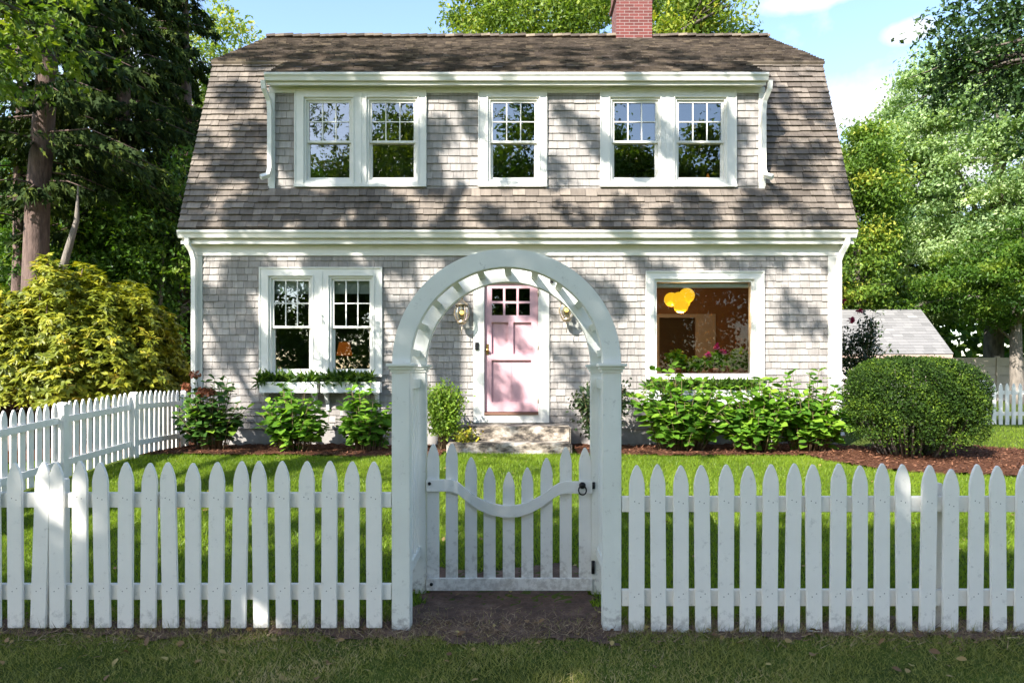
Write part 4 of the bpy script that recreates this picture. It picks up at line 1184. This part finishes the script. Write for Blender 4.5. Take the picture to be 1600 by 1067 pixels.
for k in range(60):
    a = random.uniform(0, 2*math.pi); sp = random.random()**.5
    mb.tube([(bx+math.cos(a)*sp*.45, by+math.sin(a)*sp*.35, bg_), (bx+math.cos(a)*sp*.7, by+math.sin(a)*sp*.6, bg_+.45), (bx+math.cos(a)*sp*.85, by+math.sin(a)*sp*.72, bg_+random.uniform(.8,1.3))], [.018,.012,.005], 5)
mb.build('stem', M['bark_grey'], t)

# rhododendron beyond the side fence
def rhodo(c, r, h, nro, label, seed):
    global RNG
    x, y = c; g = gzs(x, y)
    t = empty('rhododendron', (x, y, g), label, 'shrub', 'rhododendrons')
    u = rdir(nro); u[:,2] = np.abs(u[:,2])*1.05-.12
    u = u*((np.abs(u)**2.6).sum(1)**(-1/2.6))[:,None]
    lump = .98+.05*np.sin(u[:,0]*5+seed)+.07*np.sin(u[:,2]*9+u[:,0]*8)+.06*np.sin(u[:,1]*9+u[:,0]*13)
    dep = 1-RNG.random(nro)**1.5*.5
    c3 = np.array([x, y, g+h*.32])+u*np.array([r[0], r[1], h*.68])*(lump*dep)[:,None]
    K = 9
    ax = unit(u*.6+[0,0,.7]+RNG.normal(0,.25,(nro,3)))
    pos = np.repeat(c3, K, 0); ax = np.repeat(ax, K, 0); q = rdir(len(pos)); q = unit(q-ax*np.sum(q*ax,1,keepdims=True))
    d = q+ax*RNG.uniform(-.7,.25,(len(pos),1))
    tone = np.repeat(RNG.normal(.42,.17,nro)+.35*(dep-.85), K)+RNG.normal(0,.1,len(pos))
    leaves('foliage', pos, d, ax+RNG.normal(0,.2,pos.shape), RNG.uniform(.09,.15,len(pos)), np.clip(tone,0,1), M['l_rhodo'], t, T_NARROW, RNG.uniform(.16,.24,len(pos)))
    mb = MB()
    for k in range(90):
        i = random.randrange(nro); e = Vector(c3[i]); b0 = Vector((x+random.uniform(-.5,.5), y+random.uniform(-.4,.4), g)); mid = b0.lerp(e,.5)+Vector((random.uniform(-.2,.2),random.uniform(-.2,.2),.1))
        mb.tube([b0, b0.lerp(mid,.5)+Vector((random.uniform(-.1,.1),0,0)), mid, e], [.035,.026,.018,.006], 5)
    mb.build('stem', M['bark_spruce'], t)
rhodo((-7.75, 12.0), (1.85, 1.4), 3.0, 6000, 'broad yellow green rhododendron behind the side picket fence', 1)
rhodo((-10.0, 12.8), (1.3, 1.3), 2.75, 2200, 'smaller rhododendron at the left edge behind the side fence', 4)
# boulder under it
mb = MB(); x, y = XP(40, 11.2), 11.0
mb.ball((x, y, .42), .42, 18, 12, (1, .8, .75)); mb.v = [(v[0]+.06*math.sin(v[2]*11+v[1]*5), v[1]+.05*math.sin(v[0]*9), v[2]+.05*math.sin(v[0]*7+v[1]*8)) for v in mb.v]
o = mb.build('boulder', M['rock']); tag(o, 'dark rounded boulder on the ground at the foot of the rhododendron', 'boulder')

# ------------------------------------------------------------------ trees
def tree(name, base, top, r0, crown, ncl, npc, cl_r, lsize, leaf, bark, label, cat='tree', group=None, seed=0, T=T_SIMPLE, shell=.5, flat=.6, nlimb=14, bias=None, extra=None, trunk_bend=None, keep=None):
    """crown: list of (center, radii); leaves gather in clusters carried by limbs"""
    rs = np.random.default_rng(seed); rg = random.Random(seed)
    t = empty(name, base, label, cat, group)
    tp = Vector(top); b0 = Vector(base)
    mid = b0.lerp(tp, .5)+Vector(trunk_bend or (rg.uniform(-.2,.2), rg.uniform(-.2,.2), 0))
    mb = MB(); pts = [b0+Vector((0,0,-.1)), b0+Vector((0,0,.35))+(tp-b0)*.02, b0.lerp(mid,.5)+(mid-b0.lerp(tp,.5))*.25, mid, mid.lerp(tp,.5)+(mid-b0.lerp(tp,.5))*.25, tp]
    mb.tube(pts, [r0*1.4, r0*1.05, r0*.95, r0*.8, r0*.6, r0*.3], 12, wob=.07)
    vols = np.array([c[1][0]*c[1][1]*c[1][2] for c in crown]); pick = rs.choice(len(crown), ncl, p=vols/vols.sum())
    cc = np.array([c[0] for c in crown])[pick]; rr = np.array([c[1] for c in crown])[pick]
    u = rs.normal(size=(ncl,3)); u /= np.linalg.norm(u,axis=1,keepdims=True)
    lump = 1+.13*np.sin(u[:,0]*4.1+seed)+.11*np.sin(u[:,1]*5.3+seed*2)+.10*np.sin(u[:,2]*6.1+u[:,0]*3)
    ctr = cc+u*rr*(lump*(shell+(1-shell)*rs.random(ncl)**.6))[:,None]
    if extra is not None: ctr = np.concatenate([ctr, np.array(extra)])
    if keep is not None: ctr = ctr[keep(ctr)]
    nc = len(ctr)
    sz = cl_r*rs.uniform(.6,1.35,nc)
    tone = rs.normal(.5,.22,nc)
    pos = np.repeat(ctr,npc,0)+np.clip(rs.normal(size=(nc*npc,3)),-2,2)*.55*np.repeat(sz,npc)[:,None]*[1,1,flat]
    n = len(pos)
    d = rs.normal(size=(n,3))+[0,0,-.25]; nr = rs.normal(size=(n,3))*.7+[0,-.15,.9]
    leaves('crown', pos, d, nr, lsize*rs.uniform(.65,1.35,n), np.clip(np.repeat(tone,npc)+rs.normal(0,.16,n),0,1), M[leaf], t, T)
    for k in range(nlimb):
        e = Vector(ctr[rs.integers(nc)]) if (extra is None or k >= 5) else Vector(extra[k*len(extra)//5])
        f = rg.uniform(.35,.98); s0 = (b0.lerp(mid, f*2) if f < .5 else mid.lerp(tp, f*2-1))
        if s0.z > e.z+1.5: s0 = b0.lerp(tp, max(.3, (e.z-b0.z)/(tp.z-b0.z)*.8))
        m1 = s0.lerp(e,.4)+Vector((rg.uniform(-.3,.3),rg.uniform(-.3,.3),.35)); m2 = s0.lerp(e,.75)+Vector((rg.uniform(-.3,.3),rg.uniform(-.3,.3),.2))
        rb = r0*rg.uniform(.22,.42)
        mb.tube([s0,m1,m2,e],[rb,rb*.7,rb*.42,rb*.12],7)
        for q in range(3):
            e2 = e+Vector((rg.gauss(0,1),rg.gauss(0,1),rg.gauss(.1,.6)))*cl_r*.7
            mb.tube([m2, m2.lerp(e2,.5)+Vector((0,0,.1)), e2],[rb*.3,rb*.2,rb*.06],5)
    mb.build('trunk', M[bark], t)
    return t

# -- street trees behind the camera: their shade dapples the house and the lawn
G_ST = 'street trees shading the front yard'
E1 = np.array([S.y, -S.x, 0]); E1 /= np.linalg.norm(E1); E2 = np.cross(np.array(S), E1)
_ns = np.random.default_rng(5)
_wv = [(np.array([math.cos(k*2.399+.3), math.sin(k*2.399+.3)])*f, _ns.uniform(0, 6.28), a) for k, (f, a) in enumerate(((1.0, .4), (1.6, .4), (5.4, .9), (6.0, .9), (6.8, 1), (7.6, 1), (8.4, 1), (9.2, 1), (10.2, .8), (11.4, .8)))]
_tmp = _ns.uniform(-40, 40, (20000, 2))
def _n0(uv): return sum(a*np.sin(uv@k+p) for k, p, a in _wv)
_q = np.quantile(_n0(_tmp), np.linspace(0, 1, 201))
def gapnoise(c):
    """even 0..1 noise over the plane square to the sun, so that gaps line up into shafts of light"""
    return np.interp(_n0(np.stack([c@E1, c@E2], 1)), _q, np.linspace(0, 1, 201))
def lands(c):
    """where a leaf's shadow falls: on the ground (x, y) or on the house front (x, z)"""
    t1 = (c[:,2]-.2)/S.z; g = c-t1[:,None]*np.array(S)
    t2 = (c[:,1]-WY)/S.y; h = c-t2[:,None]*np.array(S)
    return g, h
def cover(c):
    g, h = lands(c)
    hx, hz = h[:,0], h[:,2]
    house_c = np.where(hx < -2.2, .68, np.where(hx < 3.2, .42, .48))
    house_c = np.where((hx > -1.7) & (hx < -.8) & (hz < 1.7), .16, house_c)
    house_c = np.where((hx > 1.6) & (hx < 5.0) & (hz < 2.3), .12, house_c)
    house_c = np.where((hz > 4) & (hx < -3.4), .78, house_c)
    house_c = np.where(hz > 7, .52, house_c)
    house_c = np.where((hx < -5.7) & (hz > 4.2), .62, house_c)
    house_c = np.where((hx < -5.7) & (hz < 4.4), .08, house_c)      # the rhododendron stands in sun
    house_c = np.where(hx > 5.6, .3, house_c)
    gx_, gy_ = g[:,0], g[:,1]
    lawn_c = np.where(gy_ < 5.5, 1.0, np.where(gx_ > 1.0, np.where(gy_ < 8.2, .74, .40), np.where(gy_ < 8.8, .58, .38)))
    lawn_c = np.where((gx_ > -.6) & (gx_ < 3.6) & (gy_ < 7.0), 1.0, lawn_c)
    lawn_c = np.where((gx_ < -1.2) & (gy_ > 4.3), np.minimum(lawn_c, .86), lawn_c)
    lawn_c = np.where((gy_ < 4.1), .93, lawn_c)
    lawn_c = np.where((gy_ < 2.7) | (gx_ > 5.4), .12, lawn_c)
    lawn_c = np.where((gx_ < -4.4), .30, lawn_c)
    return np.where(gy_ > WY, house_c, lawn_c)
nearleaf = [(XP(px,Y),Y,ZP(py,Y)) for px,py,Y in ((40,40,7.6),(5,95,7.2),(80,90,7.8),(-30,20,7.4),(60,-10,7.4),(-10,60,7.6),(20,5,7.3),(95,60,7.7),(30,120,7.5),(70,30,7.9),(0,130,7.3),(110,110,7.9),(-40,90,7.2),(45,75,7.4),(110,15,7.8))]
_nl = np.random.default_rng(9)
NL = np.array(nearleaf).mean(0)
nearleaf = [tuple(np.array(p)+_nl.normal(0, .16, 3)) for p in nearleaf for k in range(9)]
def sunlit_bough(c):
    d = c-NL; return (np.hypot(d@E1, d@E2) < 1.1) & (d@np.array(S) > 1.0)
def oak_keep(c):
    fr = (c[:,2]-CH > c[:,1]*.62) | (c[:,1] < 0) | (c[:,0] < -.60*c[:,1]-.2)
    near = np.zeros(len(c), bool); near[-len(nearleaf):] = True
    return ((gapnoise(c) < cover(c)-.06) & fr & ~sunlit_bough(c)) | near
def maple_keep(c): return (gapnoise(c) < cover(c)-.04) & ~sunlit_bough(c)
tree('oak_tree', (-8.6, 1.0, 0), (-6.8, 3.6, 12.5), .30, [((-5.2, 4.2, 11.7), (7.4, 2.3, 5.9)), ((-10.6, 3.6, 13.2), (4.6, 2.5, 5.4))], 23000, 9, .085, .105, 'l_oak', 'bark_oak',
     'tall oak by the street whose leafy bough hangs in at the top left', 'tree', G_ST, 21, T_OAK, .25, .7, 11, None, nearleaf, keep=oak_keep)
tree('street_maple', (-4.0, -5.2, 0), (-4.6, -4.6, 8.5), .3, [((-5.0, -4.0, 7.2), (7.2, 2.6, 2.6))], 10000, 12, .13, .13, 'l_dense', 'bark_oak',
     'low dense street maple behind the viewer shading the front fence', 'tree', G_ST, 22, T_SIMPLE, .1, .7, 9, keep=maple_keep)
rb = random.Random(4); nearR = []
for (x0, y0, x1, y1, m_) in ((1600,20,1470,120,14), (1600,5,1500,15,9), (1590,40,1530,190,10), (1610,90,1560,150,8), (1520,60,1455,60,6), (1500,100,1455,165,7), (1640,0,1620,200,10)):
    for k in range(m_):
        f = (k+rb.random())/m_; Y = 10.5+rb.uniform(-.5,.5)
        nearR.append(P(x0+(x1-x0)*f+rb.gauss(0,14), y0+(y1-y0)*f+rb.gauss(0,12), Y))
tree('oak_tree', (10.6, 6.5, 0), (10.3, 6.8, 9), .33, [((11.3, 6.0, 10.6), (3.6, 3.6, 3.0))], 130, 70, .34, .105, 'l_oak_shaded', 'bark_oak',
     'oak whose drooping bough, coloured dark for its shade, hangs in at the top right', 'tree', G_ST, 23, T_OAK, .3, .8, 10, None, nearR,
     keep=lambda c: np.concatenate([((c[:-len(nearR),2]-CH > c[:-len(nearR),1]*.64) | (c[:-len(nearR),0] > .80*c[:-len(nearR),1])), np.ones(len(nearR), bool)]))
# trees across the street, seen only in the window glass
for k, (x, y, h, lf) in enumerate(((-15,-26,16,'l_wood'), (-7,-29,21,'l_maple'), (3,-27,24,'l_wood'), (12,-28,20,'l_oak'), (20,-26,24,'l_wood'), (-11.5,-33,22,'l_wood'), (7.5,-33,22,'l_wood'), (-1.5,-34,20,'l_oak'))):
    tree('street_tree', (x, y, 0), (x+.4, y, h*.75), .3, [((x, y, h*.54), (5.0, 3.6, h*.47))], 300, 90, 1.1, .36, lf, 'bark_oak',
         ['broad tree across the street, reflected in the leftmost windows', 'yellowing maple across the street, reflected in the panes', 'lower green tree across the street opposite the door', 'tall oak across the street opposite the picture window', 'green tree across the street opposite the right house corner', 'tree across the street standing back behind the gap opposite the kitchen windows', 'tree across the street standing back behind the gap opposite the picture window', 'tree across the street standing back directly opposite the arbor'][k],
         'tree', 'trees across the street', 40+k, nlimb=6)

n = 9000
pos = np.stack([RNG.uniform(-30, 34, n), -22+RNG.uniform(-.7, .7, n), RNG.random(n)**.7*(3.6+.2*np.sin(np.arange(n)))], 1)
hd = empty('hedge', (0, -22, 0), 'long unseen hedge across the street, added to cover the pale horizon reflected in the panes', 'hedge')  # added out of view to keep bright horizon out of the window reflections
leaves('foliage', pos, rdir(n), rdir(n)*.7+[0,.5,.4], RNG.uniform(.2,.35,n), np.clip(RNG.normal(.5,.25,n),0,1), M['l_dense'], hd)
mb = MB()
for k in range(30): mb.tube([(-29+k*2.1, -22, -.05), (-29+k*2.1+.2, -22, 2.0)], [.05, .02], 6)
mb.build('stem', M['bark_oak'], hd)
# -- behind the house
tree('maple_tree', (4.0, 27, .3), (3.2, 27, 13), .45, [((2.9, 27, 11.5), (6.6, 5, 6.0))], 520, 270, .8, .18, 'l_maple', 'bark_oak',
     'yellow green maple crown rising behind the roof and chimney', 'tree', None, 31, T_OAK, .72, .6, 14)
# -- right side
G_R = 'broadleaf trees to the right of the house'
tree('locust_tree', (21.5, 31, .3), (21.6, 30.5, 14), .4, [((21.8, 30, 10.8), (5.6, 4.5, 6.0)), ((23.0, 29, 7.0), (5, 4, 4.0))], 520, 330, .85, .17, 'l_locust', 'bark_grey',
     'large pale green locust tree filling the right edge', 'tree', G_R, 32, T_SIMPLE, .72, .38, 22)
tree('locust_tree', (18.2, 34, .3), (18.4, 34, 11), .3, [((18.5, 34, 9.4), (2.6, 2.6, 4.8)), ((19.5, 35, 6.5), (3, 3, 3.5))], 260, 280, .8, .17, 'l_locust', 'bark_grey',
     'slimmer grey green locust standing between garage and sky', 'tree', G_R, 33, T_SIMPLE, .65, .4, 14)
tree('maple_tree', (13.6, 27.5, .3), (13.6, 27.5, 8), .25, [((13.5, 27.5, 7.2), (1.8, 2, 4.4))], 170, 240, .62, .16, 'l_midgreen', 'bark_oak',
     'narrow yellowing maple beside the right roof edge', 'tree', G_R, 34, T_OAK, .55, .6, 8)
tree('street_maple', (19.3, 26.5, .3), (19.3, 26.5, 6), .24, [((18.9, 26, 4.9), (3.6, 2.6, 1.5)), ((20.5, 26, 6.0), (3, 2.5, 1.5))], 170, 230, .6, .15, 'l_wood', 'bark_grey',
     'low spreading maple with a bare grey trunk before the tan fence', 'tree', G_R, 35, T_OAK, .3, .45, 10)
# -- left side
def conifer(base, h, r_, r0, z0, label, seed, lean=(0,0), nb=90, dens=34, mat_='l_spruce', blen=.34):
    rg = random.Random(seed); rs = np.random.default_rng(seed)
    b0 = Vector(base); t = empty('spruce_tree', base, label, 'tree', 'dark spruces left of the house')
    tp = b0+Vector((lean[0], lean[1], h))
    mb = MB(); pts = [b0+(tp-b0)*f+Vector((rg.uniform(-.06,.06),0,0)) for f in np.linspace(0,1,8)]
    pts[0].z -= .1
    mb.tube(pts, [r0*1.25, r0, r0*.93, r0*.82, r0*.68, r0*.5, r0*.3, r0*.08], 12, wob=.06)
    pos=[]; dd=[]
    for k in range(nb):
        f = (k+rg.random())/nb; z = z0+(h-z0)*f
        L_ = r_*(1-((z-z0)/(h-z0))**1.2*.92)*rg.uniform(.6,1.1)*(1 if z > z0+1 else .7)
        a = rg.uniform(0,2*math.pi); o_ = b0+(tp-b0)*(z/h)
        p1 = o_+Vector((math.cos(a)*L_*.5, math.sin(a)*L_*.5, -.02*L_)); p2 = o_+Vector((math.cos(a)*L_, math.sin(a)*L_, -.28*L_+.1))
        mb.tube([o_,p1,p2],[.028,.018,.005],5)
        m_ = int(dens*L_*1.5)
        for q in range(m_):
            g = .12+.88*rg.random()
            p = (o_.lerp(p1,g*2) if g<.5 else p1.lerp(p2,g*2-1))
            side = rg.gauss(0,.30*L_*.45*(1.15-g)); px_, py_ = -math.sin(a)*side, math.cos(a)*side
            pos.append((p.x+px_, p.y+py_, p.z-abs(side)*.25-rg.random()*.15)); dd.append((math.cos(a)*.5+px_*.8, math.sin(a)*.5+py_*.8, rg.uniform(-1.2,-.15)))
    mb.build('trunk', M['bark_spruce'], t)
    pos=np.array(pos); n=len(pos)
    leaves('crown', pos, np.array(dd)+rs.normal(0,.25,(n,3)), rs.normal(size=(n,3))*.7+[0,-.3,.7], rs.uniform(.6,1.3,n)*blen, np.clip(rs.normal(.45,.25,n),0,1), M[mat_], t, T_SPRAY, rs.uniform(.8,1.2,n)*blen*1.5)
conifer((XP(45,16), 16, .3), 19, 2.9, .27, 5.2, 'big spruce with a thick bare reddish trunk at the far left', 51, (.9, 0), 110, 40)
conifer((XP(27,17.5), 17.5, .3), 15, 1.9, .15, 5.0, 'slim spruce trunk just left of the big bare spruce trunk', 52, (.1,0), 60, 30)
conifer((XP(190,19.5), 19.5, .3), 18, 3.2, .26, 4.2, 'dense dark spruce standing between the big trunk and the roof', 53, (0,0), 170, 60)
conifer((XP(290,23), 23, .3), 17.5, 3.0, .24, 1.5, 'dark spruce whose boughs touch the left roof edge', 54, (0,0), 180, 56)
conifer((XP(120,24), 24, .3), 20, 3.2, .26, 3.0, 'spruce farther back between the two nearer trunks', 55, (0,0), 160, 50)
G_L = 'leafy trees behind the spruces'
for k, (px, Y, top_py, rx, ncl, lf, lb) in enumerate(((-40,26,200,3.2,200,'l_wood','sunlit leafy tree at the far left edge behind the spruce trunk'), (110,27,230,2.8,200,'l_wood','leafy understory tree glimpsed between the spruce trunks'), (235,26,270,2.6,200,'l_wood','green understory tree behind the rhododendron top'),
        (60,34,-60,4.5,220,'l_wood','tall leafy tree behind the spruces at the far left'), (345,30,40,3.2,420,'l_maple','sunny yellow green tree peeping over the left roof edge'))):
    x = XP(px, Y); zt = ZP(top_py, Y)
    tree('leafy_tree', (x, Y, .3), (x, Y, zt*.8), .16, [((x, Y, zt*.55), (rx, rx*.8, zt*.45))], ncl, 75, .75, .22, lf, 'bark_grey', lb, 'tree', G_L, 60+k, T_OAK, .35, .6, 8)
for k, (px, Y, zc, rx, rz, lb) in enumerate(((120, 18, 4.3, 1.8, 2.5, 'low sunlit understory tree just behind the rhododendron, nearer the big trunk'), (240, 18.0, 4.6, 1.7, 2.9, 'low sunlit understory tree just behind the rhododendron, nearer the house'), (15, 19, 4.2, 1.6, 2.3, 'low leafy understory tree at the left edge beside the slim trunk'))):
    x = XP(px, Y); tree('understory_tree', (x, Y, .3), (x+.3, Y, zc+.6), .08, [((x, Y, zc), (rx, 1.2, rz))], 150, 60, .5, .15, 'l_wood', 'bark_grey', lb, 'tree', G_L, 80+k, T_OAK, .25, .6, 6)
# leaning grey sapling
mb = MB(); mb.tube([(XP(85,15.6), 15.6, .2), P(92,440,15.6), P(108,385,15.6), P(120,345,15.6), P(122,290,15.6)], [.11,.09,.075,.055,.008], 9, wob=.06)
tag(mb.build('bare_trunk', M['bark_grey']), 'thin bare leaning grey trunk just right of the big spruce trunk', 'tree')
# far woods close the horizon
n = 60000
ang = RNG.uniform(-1.25, 1.25, n); rr_ = RNG.uniform(48, 62, n)
x = np.sin(ang)*rr_; y = np.cos(ang)*rr_
hh = 9+2*np.sin(ang*23)+1.5*np.sin(ang*57+1)
z = RNG.random(n)**.8*hh
tag(leaves('far_woods', np.stack([x,y,z],1), rdir(n), rdir(n)+[0,-.4,.6], RNG.uniform(.5,1.1,n), np.clip(RNG.normal(.5,.25,n),0,1), M['l_wood'], None, T_SIMPLE), kind='stuff')

# ------------------------------------------------------------------ garage and tan fence
ge, gr = (24.0, ZP(553, 24)), (25.95, ZP(484, 25.95))
gx1 = XP(1490, 24); gx0 = 8.2
gar = empty('garage', ((gx0+gx1)/2, 26, .3), 'low garage with a grey shingled gable roof behind the boxwood', 'garage')
mb = MB(); slab(mb, gx0, gx1, ge, gr, .08); slab(mb, gx0, gx1, (2*gr[0]-ge[0], ge[1]), gr, .08); mb.build('roof', M['slate'], gar)
mb = MB(); ex_ = .16; ln = math.hypot(gr[0]-ge[0], gr[1]-ge[1])
dd_ = Vector((0, gr[0]-ge[0], gr[1]-ge[1])).normalized(); n_ = Vector((0, -dd_.z, dd_.y))
def ga3(u, v, o_):
    p = Vector((u, ge[0], ge[1]))+dd_*v+n_*(o_+.004); return (p.x, p.y, p.z)
shingle_field(mb, gx0, gx1, 0, ln, ga3, ex_, (), .012, .3, .42, .003)
mb.build('roof_shingles', m_attr('garage_shingles', [(0,(.15,.145,.14)),(.5,(.19,.183,.178)),(1,(.24,.23,.222))], .9), gar)
mb = MB(); mb.box(gx0, gx1-.05, ge[0]-.03, ge[0]-.005, ge[1]-.14, ge[1]-.02); mb.build('fascia', m_plain('pale_fascia', (.42,.30,.24), .8), gar)
mb = MB(); mb.box(gx0+.2, gx1-.5, ge[0]+.3, ge[0]+.45, .25, ge[1]-.05); mb.prism_x([(ge[0]+.45,.25),(ge[0]+.45,ge[1]-.05),(gr[0],gr[1]-.15),(2*gr[0]-ge[0]-.45,ge[1]-.05),(2*gr[0]-ge[0]-.45,.25)], gx1-.65, gx1-.5); mb.build('wall', M['garage'], gar)
mb = MB(); mb.box(12.6, 14.4, ge[0]+.26, ge[0]+.298, .3, 1.95); mb.build('garage_door', M['trim'], gar)
mb = MB(); mb.box(14.5, 14.68, ge[0]+.2, ge[0]+.298, .3, 2.0); mb.build('door_post', M['garage_trim'], gar)
bf = empty('board_fence', (22, 29, .3), 'tall tan board fence across the back of the yard beyond the garage', 'fence')
x = 15.5; k = 0
while x < 30:
    zt = 2.15 if x < 20.3 else 2.45
    mb = MB()
    for i in range(5): mb.box(x+.07, x+2.33, 29+.003*(i % 2), 29.05, .25+i*(zt-.25)/5, .25+(i+1)*(zt-.25)/5-.012)
    mb.build('board_panel', M['tan'], bf)
    mb = MB(); mb.box(x-.07, x+.069, 28.96, 29.1, .2, zt+.05); mb.build('post', M['tan'], bf); x += 2.4
